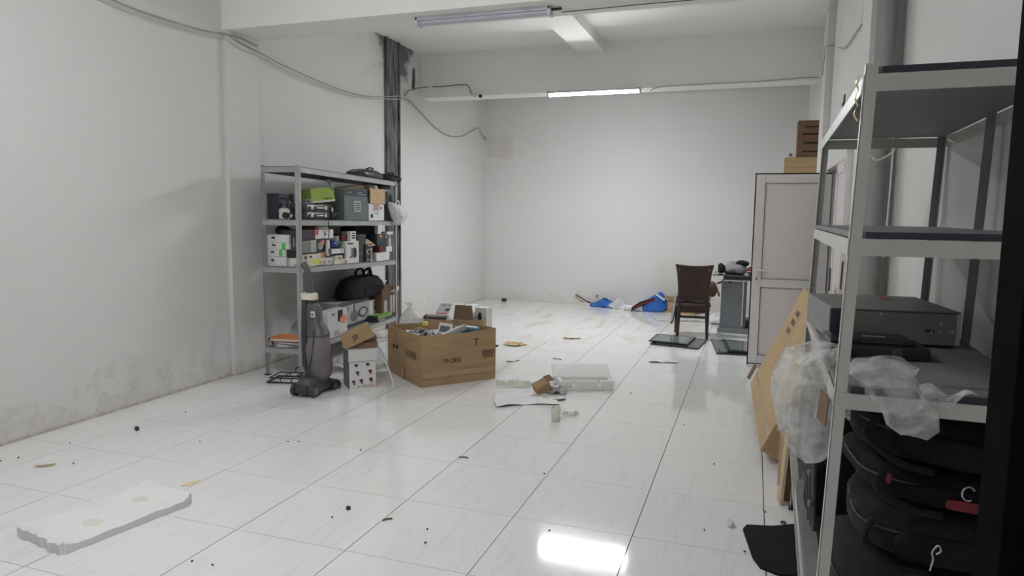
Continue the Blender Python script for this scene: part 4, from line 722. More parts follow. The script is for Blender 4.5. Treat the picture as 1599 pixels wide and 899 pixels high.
# white bag and its trailing film
p_ = onz(628, 545); t = thing('plastic_bag', 'tall white plastic bag beside the large carton', 'bag', (-3.30, 6.38, 0))
part(t, 'bag', bag_surface([(0.004, 0.12, 0.10, 0, 0), (0.04, 0.17, 0.13, 0, 0), (0.20, 0.17, 0.13, 0.0, 0), (0.36, 0.14, 0.11, -0.01, 0), (0.46, 0.12, 0.09, 0.0, 0), (0.52, 0.06, 0.05, -0.02, 0), (0.55, 0.03, 0.03, -0.03, 0), (0.59, 0.045, 0.04, -0.05, 0)], None, amp=0.03, ns=8, seed=5.0), 'film_milky', 40)
part(t, 'printed_label', BM().box((-0.02, -0.15, 0.17), (0.08, 0.004, 0.06), rot=(0, 0.4, 0.35)), 'red_dark')
t = single('plastic_film', 'white plastic film trailing from the shelf foot to the large carton', 'plastic', BM().sheet(lambda a, b: (-0.25+0.52*a+0.05*math.sin(7*b), -0.16+0.36*b+0.1*a, 0.012+0.36*max(0, a-0.15)*b*0.9+0.06*abs(math.sin(6*a+4*b))), 16, 12, 0.002), 'film_milky', (-3.60, 5.72, 0), 0.2, 40)
# tool carton beside the vacuum
tb = thing('tool_carton', 'white power tool carton with a folded-over flap beside the vacuum', 'box', (-3.225, 5.245, 0), 0.78)
dB = (0.23, 0.24, 0.34); part(tb, 'body', BM().box((0, 0, dB[2]/2), dB, bev=0.003), 'slate_light')
part(tb, 'front_panel', BM().box((0.0, -dB[1]/2-0.002, dB[2]/2), (dB[0], 0.003, dB[2])), 'paper_white')
part(tb, 'flap', BM().box((0.0, -dB[1]/2-0.014, 0.295), (0.25, 0.006, 0.10), rot=(0.07, 0, 0)).box((0.0, -0.0, 0.343), (0.25, 0.25, 0.005)), 'card_white')
fr = [('text', 'front', 0.72, 0.06, 0.055, 'BOSCH', 'red', 0.44), ('rect', 'front', 0.30, 0.04, 0.42, 0.075, 'pale_grey')]
for i, (u, v, mt_) in enumerate(((0.3, 0.43, 'dark_grey'), (0.78, 0.45, 'red_dark'), (0.15, 0.20, 'dark_grey'), (0.44, 0.22, 'red_dark'), (0.8, 0.24, 'maroon'), (0.25, 0.62, 'dark_grey'), (0.68, 0.63, 'ink'))):
    fr.append(('oval', 'front', u-0.07, v-0.035, u+0.07, v+0.035, mt_)); fr.append(('rect', 'front', u-0.01, v-0.08 if i < 5 else v-0.03, u+0.05, v+0.02, mt_))
prints(tb, (dB[0], dB[1]+0.008, dB[2]), fr)
kt = rbox('kraft_carton', 'small sealed kraft carton with stamped letters resting on the tool carton', 'box', (-3.20, 5.215, 0.400), (0.27, 0.14, 0.12), 'cardboard', [('text', 'front', 0.45, 0.5, 0.40, 'JR', 'ink')], rot=(0.0, -0.42, 0.60))
single('cardboard_tray', 'low brown cardboard tray under the stamped kraft carton', 'box', BM().box((0, 0, 0.025), (0.24, 0.18, 0.05), bev=0.003).box((0.07, -0.0, 0.075), (0.09, 0.13, 0.05), bev=0.003), 'cardboard_dark', (-3.205, 5.27, 0.347), 0.65)
single('plastic_strap', 'thin white plastic strap curling on the floor beside the tool carton', 'strap', BM().tube(curve([(0, 0, 0.28), (0.06, 0.02, 0.2), (0.12, 0.0, 0.08), (0.15, -0.03, 0.012), (0.13, -0.08, 0.008)]), 0.006, 6), 'paper_white', (-3.03, 5.26, 0), 0, 60)
# wire rack on the floor
t = thing('wire_rack', 'black wire rack lying on the floor behind the vacuum', 'rack', (-3.88, 5.16, 0), 0.25)
part(t, 'frame', BM().tube([(-0.17, -0.12, 0.012), (0.17, -0.12, 0.012), (0.17, 0.12, 0.012), (-0.17, 0.12, 0.012)], 0.008, 6, closed=True), 'black_plastic')
part(t, 'frame', BM().tube([(-0.15, -0.115, 0.05), (0.17, -0.115, 0.05), (0.17, 0.11, 0.05), (-0.15, 0.11, 0.05)], 0.006, 6, closed=True), 'black_plastic')
for x in (-0.05, 0.05): part(t, 'crossbar', BM().tube([(x, -0.12, 0.012), (x, -0.11, 0.05), (x, 0.11, 0.05), (x, 0.12, 0.012)], 0.005, 6), 'black_plastic')
part(t, 'hook', BM().tube(curve([(0.0, 0.11, 0.05), (0.0, 0.12, 0.09), (0.03, 0.12, 0.10)]), 0.005, 6), 'black_plastic')
# upright vacuum
V = thing('upright_vacuum', 'grey upright vacuum cleaner with a lilac-grey cloth bag', 'vacuum', (-3.45, 4.91, 0), 0.02)
part(V, 'base', BM().loft([(0, 0.0, 0.025, 0.088, 0.19, 4), (0, 0.0, 0.05, 0.095, 0.20, 4), (0, -0.02, 0.10, 0.088, 0.17, 3.4), (0, -0.05, 0.15, 0.07, 0.12, 3)], 30), 'vac_grey', 40)
part(V, 'rear_panel', BM().box((0, -0.199, 0.07), (0.11, 0.02, 0.07), bev=0.006), 'vac_dark'); part(V, 'red_badge', BM().box((-0.01, -0.211, 0.045), (0.05, 0.003, 0.014)), 'red_dark')
part(V, 'nozzle', BM().loft([(0.015, 0.17, 0.012, 0.115, 0.055, 4), (0.015, 0.17, 0.045, 0.115, 0.055, 4), (0.015, 0.16, 0.075, 0.10, 0.045, 3)], 26), 'vac_dark', 40)
for (x, y, r) in ((-0.092, -0.15, 0.05), (0.092, -0.15, 0.05), (0.105, 0.12, 0.036), (-0.105, 0.12, 0.036)):
    wv = part(V, 'wheel', BM().cyl((x-0.017, y, r), (x+0.017, y, r), r, seg=20), 'vac_dark', 40); part(wv, 'hub', BM().cyl((x-0.02, y, r), (x+0.02, y, r), r*0.62, seg=18), 'mid_grey', 40)
part(V, 'spine', BM().loft([(-0.035, 0.0, 0.13, 0.05, 0.06), (-0.04, 0.0, 0.30, 0.045, 0.05), (-0.045, 0.0, 0.55, 0.05, 0.05), (-0.04, 0.0, 0.72, 0.055, 0.05), (-0.035, 0.0, 0.76, 0.03, 0.035)], 20), 'vac_grey', 40)
part(V, 'bag', BM().loft([(0.055, 0.0, 0.115, 0.055, 0.06), (0.06, -0.005, 0.15, 0.08, 0.085), (0.06, -0.01, 0.25, 0.098, 0.10), (0.05, -0.01, 0.40, 0.095, 0.095), (0.045, 0.0, 0.50, 0.075, 0.08), (0.04, 0.0, 0.58, 0.05, 0.055), (0.03, 0.0, 0.63, 0.03, 0.03)], 26, nz=0.016, ns=9), 'vac_bag', 60)
part(V, 'bag_clip', BM().loft([(0.045, -0.005, 0.50, 0.088, 0.09), (0.04, 0, 0.545, 0.075, 0.075), (0.02, 0, 0.60, 0.055, 0.06), (0.01, 0, 0.72, 0.05, 0.055), (0.01, 0, 0.76, 0.03, 0.03)], 22, nz=0.006), 'vac_grey', 50)
part(V, 'cord_guide', BM().tube(curve([(0.05, -0.085, 0.55), (0.06, -0.107, 0.45), (0.04, -0.112, 0.30), (0.0, -0.11, 0.2), (-0.03, -0.09, 0.13)]), 0.006, 6), 'vac_dark', 60)
part(V, 'label_plate', BM().box((0.03, -0.062, 0.675), (0.04, 0.008, 0.05), bev=0.003), 'cream'); part(V, 'latch', BM().box((0.03, -0.068, 0.675), (0.012, 0.008, 0.02)), 'vac_dark')
part(V, 'tubes', BM().tube([(-0.085, -0.03, 0.22), (-0.087, -0.035, 0.5), (-0.075, -0.03, 0.80)], 0.016, 10).tube([(-0.055, -0.05, 0.2), (-0.055, -0.055, 0.5), (-0.05, -0.045, 0.78)], 0.013, 10), 'vac_dark', 50)
part(V, 'collar', BM().loft([(-0.035, -0.005, 0.79, 0.068, 0.05), (-0.035, -0.005, 0.80, 0.072, 0.054), (-0.04, -0.005, 0.84, 0.07, 0.052), (-0.04, -0.005, 0.845, 0.064, 0.048)], 20), 'cream', 40)
part(V, 'handle', BM().tube(curve([(-0.035, 0, 0.74), (-0.035, 0, 0.84), (-0.04, 0.0, 0.93), (-0.05, 0.0, 1.01), (-0.07, 0.0, 1.06), (-0.10, 0.0, 1.085)]), [0.03, 0.03, 0.03, 0.03, 0.03, 0.03, 0.03, 0.03]+[0.027]*33, 12), 'vac_grey', 50)

# ================================================================== litter on the tiles
def heightslab(w_, h_, f, nu, nv, seed):
    """slab with an uneven top f(x, y) and a chipped outline"""
    vs = []; n1 = nu+1
    for top in (0, 1):
        for jj in range(nv+1):
            for ii in range(nu+1):
                a, b = ii/nu-0.5, jj/nv-0.5; x, y = a*w_, b*h_
                edge = max(abs(a), abs(b))*2
                if edge > 0.999: x += 0.012*noise.noise(Vector((a*6, b*9, seed))); y += 0.016*noise.noise(Vector((a*9, b*6, seed+4)))
                if abs(a) > 0.499 and abs(b) > 0.499: x *= 0.9; y *= 0.95
                vs.append((x, y, f(a, b)*(0.82 if edge > 0.999 else 1.0) if top else 0.0))
    fs = []; o = (nv+1)*n1
    for jj in range(nv):
        for ii in range(nu): q = jj*n1+ii; fs += [(q, q+n1, q+n1+1, q+1), (o+q, o+q+1, o+q+n1+1, o+q+n1)]
    bd = [r*n1 for r in range(nv)] + [nv*n1+c for c in range(nu)] + [r*n1+nu for r in range(nv, 0, -1)] + [c for c in range(nu, 0, -1)]
    fs += [(bd[(k+1) % len(bd)], bd[k], o+bd[k], o+bd[(k+1) % len(bd)]) for k in range(len(bd))]
    return BM().add(vs, fs)
def dip(a, b, ca, cb, ra_, rb): q = ((a-ca)/ra_)**2+((b-cb)/rb)**2; return max(0.0, 1-q)
t = thing('foam_tray', 'long white polystyrene tray lying alone on the tiles', 'foam', (-2.945, 2.47, 0), -0.19)
part(t, 'slab', heightslab(0.40, 0.66, lambda a, b: 0.044+0.012*(abs(b) > 0.42)+0.006*noise.noise(Vector((a*7, b*9, 1)))-0.014*min(1, 2*dip(a, b, 0.1, -0.16, 0.2, 0.1))-0.014*min(1, 2*dip(a, b, -0.05, 0.26, 0.2, 0.09)), 22, 30, 2.0), 'foam', 50)
for (x, y) in ((0.04, -0.105), (-0.02, 0.172)): part(t, 'hollow_stain', BM().loft([(x, y, 0.0300, 0.05, 0.042), (x, y, 0.0322, 0.046, 0.036)], 20), 'foam_stain', label='yellowed hollow in the foam')
single('stain_patch', 'torn yellow sticky scrap beside the polystyrene tray', 'scrap', BM().prism([(-0.05, -0.02), (0.0, -0.03), (0.05, 0.0), (0.06, 0.03), (0.02, 0.022), (-0.03, 0.01)], 0.002), 'pale_yellow', onz(296, 755)+Vector((0, 0, 0.001)), 0.9)
def foam_frame(name, label, loc, rz, d, wall, rot=None):
    t = thing(name, label, 'foam', loc, rz, None, rot); x, y, h = d[0]/2, d[1]/2, d[2]
    part(t, 'tray', BM().box((0, 0, h*0.2), (d[0], d[1], h*0.4), bev=0.006), 'foam', 40)
    for c_, e_ in (((0, -y+wall/2, h*0.62), (d[0]*0.42, wall, h*0.75)), ((-x*0.76, -y+wall/2, h*0.62), (d[0]*0.24, wall, h*0.75)), ((x*0.76, -y+wall/2, h*0.62), (d[0]*0.24, wall, h*0.75)), ((0, y-wall/2, h*0.7), (d[0], wall, h*0.6)), ((-x+wall/2, 0, h*0.7), (wall, d[1]-2*wall-0.002, h*0.6)), ((x-wall/2, 0, h*0.7), (wall, d[1]-2*wall-0.002, h*0.6)), ((0.05, 0.02, h*0.5), (0.06, 0.08, h*0.3))): part(t, 'rim_block', BM().box(c_, e_, bev=0.006), 'foam', 40)
    return t
foam_frame('foam_packing', 'notched white polystyrene packing block flat on the tiles', (-1.36, 5.93, 0), 0.42, (0.48, 0.26, 0.085), 0.035)
t = thing('foam_block', 'white polystyrene lid propped on the notched packing block', 'foam', (-1.42, 6.06, 0.09), 0.30, None, rot=(0.30, 0.0, 0.34))
part(t, 'panel', BM().box((0, 0, 0.02), (0.52, 0.24, 0.03), bev=0.006), 'foam', 40); part(t, 'lip', BM().box((0, -0.11, -0.01), (0.52, 0.03, 0.05), bev=0.006), 'foam', 40)
def paper_sheet(name, label, u, v, w_, h_, rz, seed, amp=0.02, material='paper_white', cat='paper'):
    p_ = onz(u, v); q_ = Vector((seed, seed*2, 0)); f_ = lambda a, b: ((a-0.5)*w_*(0.86+0.14*math.sin(3*b+seed)), (b-0.5)*h_*(0.85+0.15*math.cos(4*a+seed)), 0.004+amp*max(0, 0.35+noise.noise(Vector((a*3, b*3, 0))+q_)))
    return single(name, label, cat, BM().sheet(f_, 14, 12, 0.0015), material, p_, rz, 25)
paper_sheet('paper_sheet', 'wide crumpled white paper sheet among the foam litter', 818, 624, 0.52, 0.46, 0.5, 1.0, 0.022)
paper_sheet('plastic_film', 'thin yellowish clear film spread beside the crumpled paper', 803, 601, 0.42, 0.22, 0.25, 4.0, 0.05, 'film_thin', 'plastic')
p_ = onz(845, 617); t = thing('kraft_carton', 'crushed little kraft box with a torn flap on the crumpled paper', 'box', p_+Vector((0, 0.03, 0.05)), 0.9, None, rot=(0.35, -0.45, 0.7))
part(t, 'body', BM().box((0, 0, 0.03), (0.13, 0.09, 0.075), bev=0.003), 'cardboard'); part(t, 'flap', BM().box((0.085, 0.0, 0.068), (0.06, 0.09, 0.003), rot=(0, 0.3, 0)), 'cardboard_dark')
paper_sheet('foil_wrapper', 'torn silver-grey wrapper next to the crushed kraft box', 866, 614, 0.2, 0.13, 0.4, 7.0, 0.06, 'pale_grey', 'wrapper')
single('plastic_strip', 'dark blue plastic strip beside the silver wrapper', 'strip', BM().box((0, 0, 0.008), (0.17, 0.018, 0.012), bev=0.003), 'slate', onz(868, 626), 0.75)
single('foam_chunk', 'small broken polystyrene bar behind the silver wrapper', 'foam', BM().box((0, 0, 0.025), (0.16, 0.05, 0.05), bev=0.008), 'foam', onz(876, 610), 0.9, 40)
t = thing('clear_cup', 'squashed clear plastic cup standing apart on the tiles', 'cup', onz(868, 657))
part(t, 'cup', BM().lathe([(0.03, 0.0), (0.032, 0.002), (0.036, 0.06), (0.04, 0.10), (0.037, 0.10), (0.032, 0.05), (0.028, 0.005)], seg=18), 'film_thin', 40); part(t, 'rim', BM().tube([(0.04*math.cos(g), 0.04*math.sin(g), 0.10) for g in [q*math.pi/9 for q in range(18)]], 0.003, 6, closed=True), 'cream', 60)
paper_sheet('plastic_wrap', 'small clear wrapper beside the squashed cup', 890, 648, 0.14, 0.06, 0.1, 11.0, 0.03, 'film_thin', 'plastic')
paper_sheet('paper_scrap', 'torn white paper scrap in front of the glass panels', 1035, 565, 0.30, 0.14, 0.2, 13.0, 0.02)
paper_sheet('cardboard_piece', 'flat torn cardboard piece behind the large carton', 803, 538, 0.28, 0.22, -0.3, 17.0, 0.02, 'cardboard_light', 'cardboard')
paper_sheet('cardboard_piece', 'thin cardboard strip alone on the far tiles', 893, 529, 0.22, 0.07, 0.3, 19.0, 0.015, 'cardboard', 'cardboard')
paper_sheet('cardboard_piece', 'little beige cardboard strip near the damp left wall', 70, 728, 0.12, 0.022, 0.7, 23.0, 0.008, 'cardboard_light', 'cardboard')
single('bottle_cap', 'small black lump of grit near the damp left wall', 'grit', BM().cushion((0, 0, 0.014), (0.035, 0.03, 0.028), ex=2.2, nz=0.006, ns=40), 'rubble', onz(214, 672), 0, 40)
single('foam_crumb', 'small white foam crumb near the black mat', 'foam', BM().cushion((0, 0, 0.016), (0.035, 0.035, 0.034), ex=3, nz=0.008, ns=40), 'foam', onz(1140, 822), 0, 40)
single('loose_knob', 'tiny round black knob on the open floor near the polystyrene tray', 'ball', BM().lathe([(0.011, 0), (0.013, 0.004), (0.012, 0.014), (0.006, 0.018)], seg=14), 'black_plastic', onz(544, 795), 0, 40)  # a loose black knob lying on the tiles
single('black_box', 'small black block by the foot of the back wall', 'block', BM().box((0, 0, 0.025), (0.09, 0.05, 0.05), bev=0.012), 'black_plastic', onz(787, 470), 0.3)
single('dark_clip', 'small dark clip beside the large carton', 'clip', BM().box((0, 0, 0.01), (0.07, 0.03, 0.02), bev=0.004).cyl((-0.03, 0, 0.012), (0.04, 0.01, 0.012), 0.008), 'black_plastic', onz(773, 541), 0.4)
G6 = 'crumbs of grit scattered on the tiles'
gm = BM().cushion((0, 0, 0.004), (0.012, 0.008, 0.007), ex=2.2, nu=8, nv=5, nz=0.003, ns=90).mesh('grit', 'rubble', 40)
for (u, v) in ((300, 877), (332, 883), (519, 808), (667, 827), (664, 848), (858, 829), (109, 692), (115, 724), (29, 715), (290, 644), (312, 690), (467, 690), (450, 690), (563, 703), (1068, 664), (1115, 725), (1163, 862), (1100, 828), (940, 610), (985, 614), (1090, 559), (850, 740), (1195, 800), (1, 720)):
    tag(link('grit', gm, None, onz(u, v), (0, 0, u*0.37)), 'tiny dark crumb of grit lying loose on the tiles', 'grit', G6)
for i, (u, v, ln, a) in enumerate(((796, 565, 0.08, 0.4), (808, 564, 0.05, 1.0), (870, 561, 0.10, -0.2), (724, 715, 0.06, 0.2), (605, 812, 0.05, 0.8))):
    single('twig', 'short dark splinter lying on the open floor tiles', 'splinter', BM().tube([(-ln/2, 0, 0.004), (0, 0.006, 0.006), (ln/2, 0, 0.004)], 0.004, 6), 'brown', onz(u, v), a, group='dark splinters on the tiles')
# ================================================================== far end: chair, desk, glass, blue heap
CH = thing('dining_chair', 'dark wooden dining chair with leather back, seen from behind', 'chair', (-0.665, 8.86, 0), 0.10)
def leg_post(pts, r): return BM().loft([(p[0], p[1], p[2], p[3], p[4], 5) for p in pts], 12)
for s in (-1, 1):
    part(CH, 'leg', leg_post([(s*0.18, -0.06, 0.0, 0.017, 0.018), (s*0.17, -0.02, 0.25, 0.021, 0.022), (s*0.165, 0.0, 0.46, 0.023, 0.024)], 0), 'wood_dark', 30)
    part(CH, 'back_post', leg_post([(s*0.165, 0.0, 0.46, 0.023, 0.024), (s*0.17, -0.01, 0.65, 0.021, 0.021), (s*0.19, -0.04, 0.82, 0.019, 0.018), (s*0.215, -0.07, 0.93, 0.017, 0.015)], 0), 'wood_dark', 30)
    part(CH, 'leg', leg_post([(s*0.20, 0.42, 0.0, 0.016, 0.016), (s*0.20, 0.41, 0.42, 0.022, 0.022)], 0), 'wood_dark', 30)
    part(CH, 'side_rail', BM().box((s*0.185, 0.21, 0.36), (0.022, 0.40, 0.05)), 'wood_dark')
part(CH, 'seat', BM().loft([(0, 0.24, 0.385, 0.215, 0.20, 6), (0, 0.24, 0.40, 0.225, 0.21, 6), (0, 0.24, 0.42, 0.215, 0.20, 5), (0, 0.24, 0.43, 0.16, 0.16, 4)], 28), 'leather', 40)
part(CH, 'backrest', BM().sheet(lambda a, b: ((a-0.5)*(0.30+0.06*b), -0.012-0.05*b*b+0.018*math.sin(math.pi*a)+0.012, 0.50+0.395*b-0.012*math.sin(math.pi*a)*b), 12, 8, 0.022), 'leather', 40)
part(CH, 'top_rail', BM().sheet(lambda a, b: ((a-0.5)*0.42, -0.062-0.012*b+0.022*math.sin(math.pi*a), 0.885+0.045*b-0.016*math.sin(math.pi*a)), 14, 3, 0.028), 'wood_dark', 40)
part(CH, 'back_rail', BM().box((0, 0.0, 0.495), (0.31, 0.026, 0.04)), 'wood_dark'); part(CH, 'back_rail', BM().box((0, 0.0, 0.365), (0.31, 0.026, 0.085)), 'wood_dark')
part(CH, 'back_rail', BM().box((0, -0.005, 0.27), (0.31, 0.024, 0.03)), 'wood_dark'); part(CH, 'stretcher', BM().box((0, 0.42, 0.36), (0.38, 0.022, 0.05)), 'wood_dark')
single('cloth', 'grey cloth draped over the seat of the dining chair', 'cloth', BM().cushion((0, 0, 0.05), (0.44, 0.34, 0.12), ex=2.6, nz=0.03, ns=8).sheet(lambda a, b: (-0.215-0.05*b+0.02*math.sin(9*a), -0.12+0.26*a+0.02*math.sin(6*b), 0.07-0.35*b+0.03*math.sin(7*a)), 10, 10, 0.006), 'cloth_grey', (-0.675, 9.12, 0.432), 0.10, 50)
single('handbag', 'brown strap and bag on the chair beside the grey cloth', 'bag', BM().cushion((0, 0, 0.06), (0.14, 0.16, 0.2), ex=2.5, nz=0.01).tube(curve([(0.05, -0.06, 0.1), (0.08, -0.08, 0.02), (0.1, -0.02, -0.02)]), 0.012, 6), 'brown', (-0.47, 9.14, 0.54), 0.2, 50)
DK = thing('desk', 'grey panel desk with a dark glass top behind the open white door', 'desk', (0.0, 9.6, 0), 0.0)
part(DK, 'glass_top', BM().box((0.08, 0.12, 0.765), (1.10, 0.74, 0.014), bev=0.003), 'glass_dark'); part(DK, 'glass_edge', BM().box((0.08, -0.251, 0.765), (1.08, 0.003, 0.01)), 'glass_edge')
part(DK, 'frame_rail', BM().box((0.12, -0.10, 0.725), (0.92, 0.05, 0.05)), 'dark_grey'); part(DK, 'frame_rail', BM().box((0.12, 0.36, 0.725), (0.92, 0.05, 0.05)), 'dark_grey')
part(DK, 'light_rail', BM().box((0.12, -0.128, 0.69), (0.92, 0.006, 0.016)), 'steel')
part(DK, 'side_panel', BM().box((-0.225, -0.09, 0.38), (0.27, 0.04, 0.64), bev=0.004), 'desk_grey'); part(DK, 'side_panel', BM().box((-0.06, 0.22, 0.38), (0.04, 0.50, 0.64), bev=0.004), 'desk_grey')
part(DK, 'plinth', BM().box((-0.13, -0.03, 0.03), (0.52, 0.26, 0.06), bev=0.004), 'desk_grey'); part(DK, 'side_panel', BM().box((0.5, 0.13, 0.35), (0.04, 0.6, 0.70), bev=0.004), 'desk_grey'); part(DK, 'drawer_box', BM().box((0.03, 0.15, 0.11), (0.14, 0.3, 0.1), bev=0.004), 'black_plastic')
single('cloth', 'heap of grey fleece cloth on the glass desk top', 'cloth', BM().cushion((0, 0, 0.07), (0.30, 0.26, 0.15), ex=2.2, nz=0.035, ns=11), 'cloth_grey', (-0.20, 9.58, 0.773), 0.2, 50)
single('shoe', 'black shoe tucked into the cloth heap on the desk', 'shoe', BM().cushion((0, 0, 0.065), (0.10, 0.2, 0.13), ex=2.3, nz=0.012, ns=14), 'black_fabric', (-0.37, 9.57, 0.773), 0.2, 50)
single('black_pouch', 'black pouch lying over the grey fleece on the desk', 'pouch', BM().cushion((0, 0, 0.03), (0.17, 0.13, 0.07), ex=2.4, nz=0.012, ns=14), 'black_fabric', (-0.11, 9.56, 0.885), -0.2, 50)
t = thing('cap', 'maroon cap with a pale band beside the fleece on the desk', 'cap', (0.03, 9.55, 0.773), 0.2)
part(t, 'crown', BM().cushion((0, 0, 0.05), (0.17, 0.16, 0.10), ex=2.2, nz=0.01, ns=12), 'red_dark', 50); part(t, 'band', BM().tube([(0.083*math.cos(g), 0.078*math.sin(g), 0.04) for g in [q*math.pi/10 for q in range(20)]], 0.007, 6, closed=True), 'cream', 60)
single('desk_lever', 'short black lever sticking out below the desk top', 'lever', BM().tube([(-0.42, -0.05, 0.64), (-0.36, -0.06, 0.66), (-0.24, -0.112, 0.665)], 0.012, 8), 'black_plastic', (0.0, 9.6, 0), 0)
def glass_stack(labels, corner_px, shift, loc_rz=0.0):
    P = [onz(u, v) for u, v in corner_px]; c_ = sum(P, Vector())/4
    for k, lb in enumerate(labels):
        t = thing('glass_panel', lb, 'panel', c_+Vector((shift[0]*k, shift[1]*k, 0.022*k)), 0.0, 'dark glass panels on the far floor')
        s = (1.0, 0.82)[k]; q = [(p-c_)*s for p in P]
        part(t, 'pane', BM().hexa([Vector((v_.x, v_.y, 0.002)) for v_ in q]+[Vector((v_.x, v_.y, 0.016)) for v_ in q]), 'glass_dark')
        part(t, 'border', BM().tube([Vector((v_.x*0.985, v_.y*0.985, 0.012)) for v_ in q], 0.007, 6, closed=True), 'black_plastic')
        q2 = [v_*0.8 for v_ in q]; part(t, 'inset', BM().hexa([Vector((v_.x, v_.y, 0.0155)) for v_ in q2]+[Vector((v_.x, v_.y, 0.0175)) for v_ in q2]), 'glass_edge' if k else 'mid_grey')
glass_stack(('larger dark glass panel lying under another in front of the chair', 'upper dark glass panel stacked in front of the chair'), ((1015, 538), (1090, 546), (1104, 532), (1030, 525)), (-0.08, 0.03))
glass_stack(('larger dark glass panel lying under another beside the white door', 'upper dark glass panel stacked beside the white door'), ((1119, 553), (1190, 557), (1184, 539), (1110, 531)), (0.08, 0.0))
# heap by the back wall
Gh = 'rubbish heaped along the back wall'
def at_floor(u, v): return onz(u, v)
t = thing('blue_sack', 'large crumpled blue plastic sack against the back wall', 'sack', (-1.52, 11.16, 0), 0.1, Gh)
part(t, 'sack', bag_surface([(0.004, 0.26, 0.15, 0.02, 0), (0.05, 0.28, 0.17, 0.02, 0), (0.14, 0.22, 0.14, 0.07, 0), (0.22, 0.13, 0.11, 0.12, 0.02), (0.28, 0.06, 0.06, 0.17, 0.03), (0.30, 0.02, 0.02, 0.18, 0.03)], None, amp=0.05, ns=6, seed=8), 'blue_bag', 35)
part(t, 'maroon_lining', BM().sheet(lambda a, b: (-0.27+0.36*a, -0.165+0.03*a+0.02*math.sin(8*b), 0.06+0.20*a-0.07*b+0.02*math.sin(5*a)), 8, 6, 0.004), 'maroon', 40); part(t, 'pale_edge', BM().tube(curve([(0.10, -0.12, 0.29), (0.18, -0.14, 0.24), (0.24, -0.14, 0.2)]), 0.014, 6), 'paper_white', 60)
t = single('blue_bag', 'small crumpled blue plastic bag beside the broom handles', 'bag', bag_surface([(0.004, 0.24, 0.10, 0, 0), (0.03, 0.25, 0.11, 0, 0), (0.08, 0.16, 0.08, 0, 0), (0.13, 0.05, 0.04, 0.02, 0)], None, amp=0.05, ns=8, seed=3), 'blue_bag', at_floor(945, 479), 0.2, 35, Gh)
single('blue_bag', 'pale blue-white wrapper between the two blue heaps', 'bag', bag_surface([(0.004, 0.20, 0.09, 0, 0), (0.03, 0.20, 0.09, 0, 0), (0.09, 0.12, 0.06, 0, 0), (0.16, 0.04, 0.04, 0.0, 0)], None, amp=0.05, ns=9, seed=6), 'film_milky', at_floor(968, 481), 0.0, 35, Gh)
single('roll', 'white paper roll lying in front of the blue sack', 'roll', BM().cyl((-0.15, 0, 0.045), (0.15, 0, 0.045), 0.045, seg=18), 'paper_white', at_floor(989, 485), -0.08, 40, Gh)
for (a_, b_, lb) in (((899, 460), (926, 477), 'long dark stick leaning on the back wall near the damp patch'), ((932, 461), (939, 474), 'short dark stick leaning on the back wall beside the blue bag')):
    q1 = at_floor(*b_); q1.z = 0.012; q0 = ony(a_[0], a_[1], YB-0.03); t = thing('stick', lb, 'stick', q1, group=Gh); part(t, 'handle', BM().tube([Vector((0, 0, 0)), q0-q1], 0.011, 8), 'brown'); part(t, 'grip', BM().tube([(q0-q1)*0.02, (q0-q1)*0.28], 0.019, 8), 'black_plastic')
single('plastic_film', 'white foam strip under the leaning sticks', 'foam', BM().box((0, 0, 0.02), (0.28, 0.05, 0.035), bev=0.008), 'foam', at_floor(921, 477), -0.5, group=Gh)
t = thing('kraft_carton', 'low open kraft carton behind the dining chair', 'box', (-0.97, 11.20, 0), -0.25, Gh)
for nm, c_, d_, mt_ in (('side_wall', (0, -0.16, 0.10), (0.44, 0.006, 0.20), 'cardboard'), ('side_wall', (0, 0.16, 0.10), (0.44, 0.006, 0.20), 'cardboard'), ('side_wall', (-0.22, 0, 0.10), (0.006, 0.31, 0.20), 'cardboard_dark'), ('side_wall', (0.22, 0, 0.10), (0.006, 0.31, 0.20), 'cardboard'), ('bottom', (0, 0, 0.005), (0.43, 0.31, 0.008), 'cardboard')): part(t, nm, BM().box(c_, d_), mt_)
part(t, 'flap', BM().box((-0.02, -0.20, 0.235), (0.42, 0.12, 0.005), rot=(-0.7, 0, 0)), 'cardboard_light'); part(t, 'flap', BM().box((-0.28, 0, 0.21), (0.15, 0.30, 0.005), rot=(0, 0.2, 0)), 'cardboard_light')
single('plastic_film', 'white plastic sheet spread on the floor behind the chair', 'plastic', BM().sheet(lambda a, b: ((a-0.5)*0.8, (b-0.5)*0.5, 0.006+0.05*abs(noise.noise(Vector((a*5, b*5, 2))))), 18, 12, 0.002), 'film_milky', (-0.95, 10.45, 0), 0.3, 40, Gh)
single('paper_wad', 'white crumpled paper wad between the chair and the desk', 'paper', BM().cushion((0, 0, 0.06), (0.3, 0.24, 0.13), ex=2.2, nz=0.05, ns=9), 'paper_white', (-0.40, 10.2, 0), 0, 20, Gh)
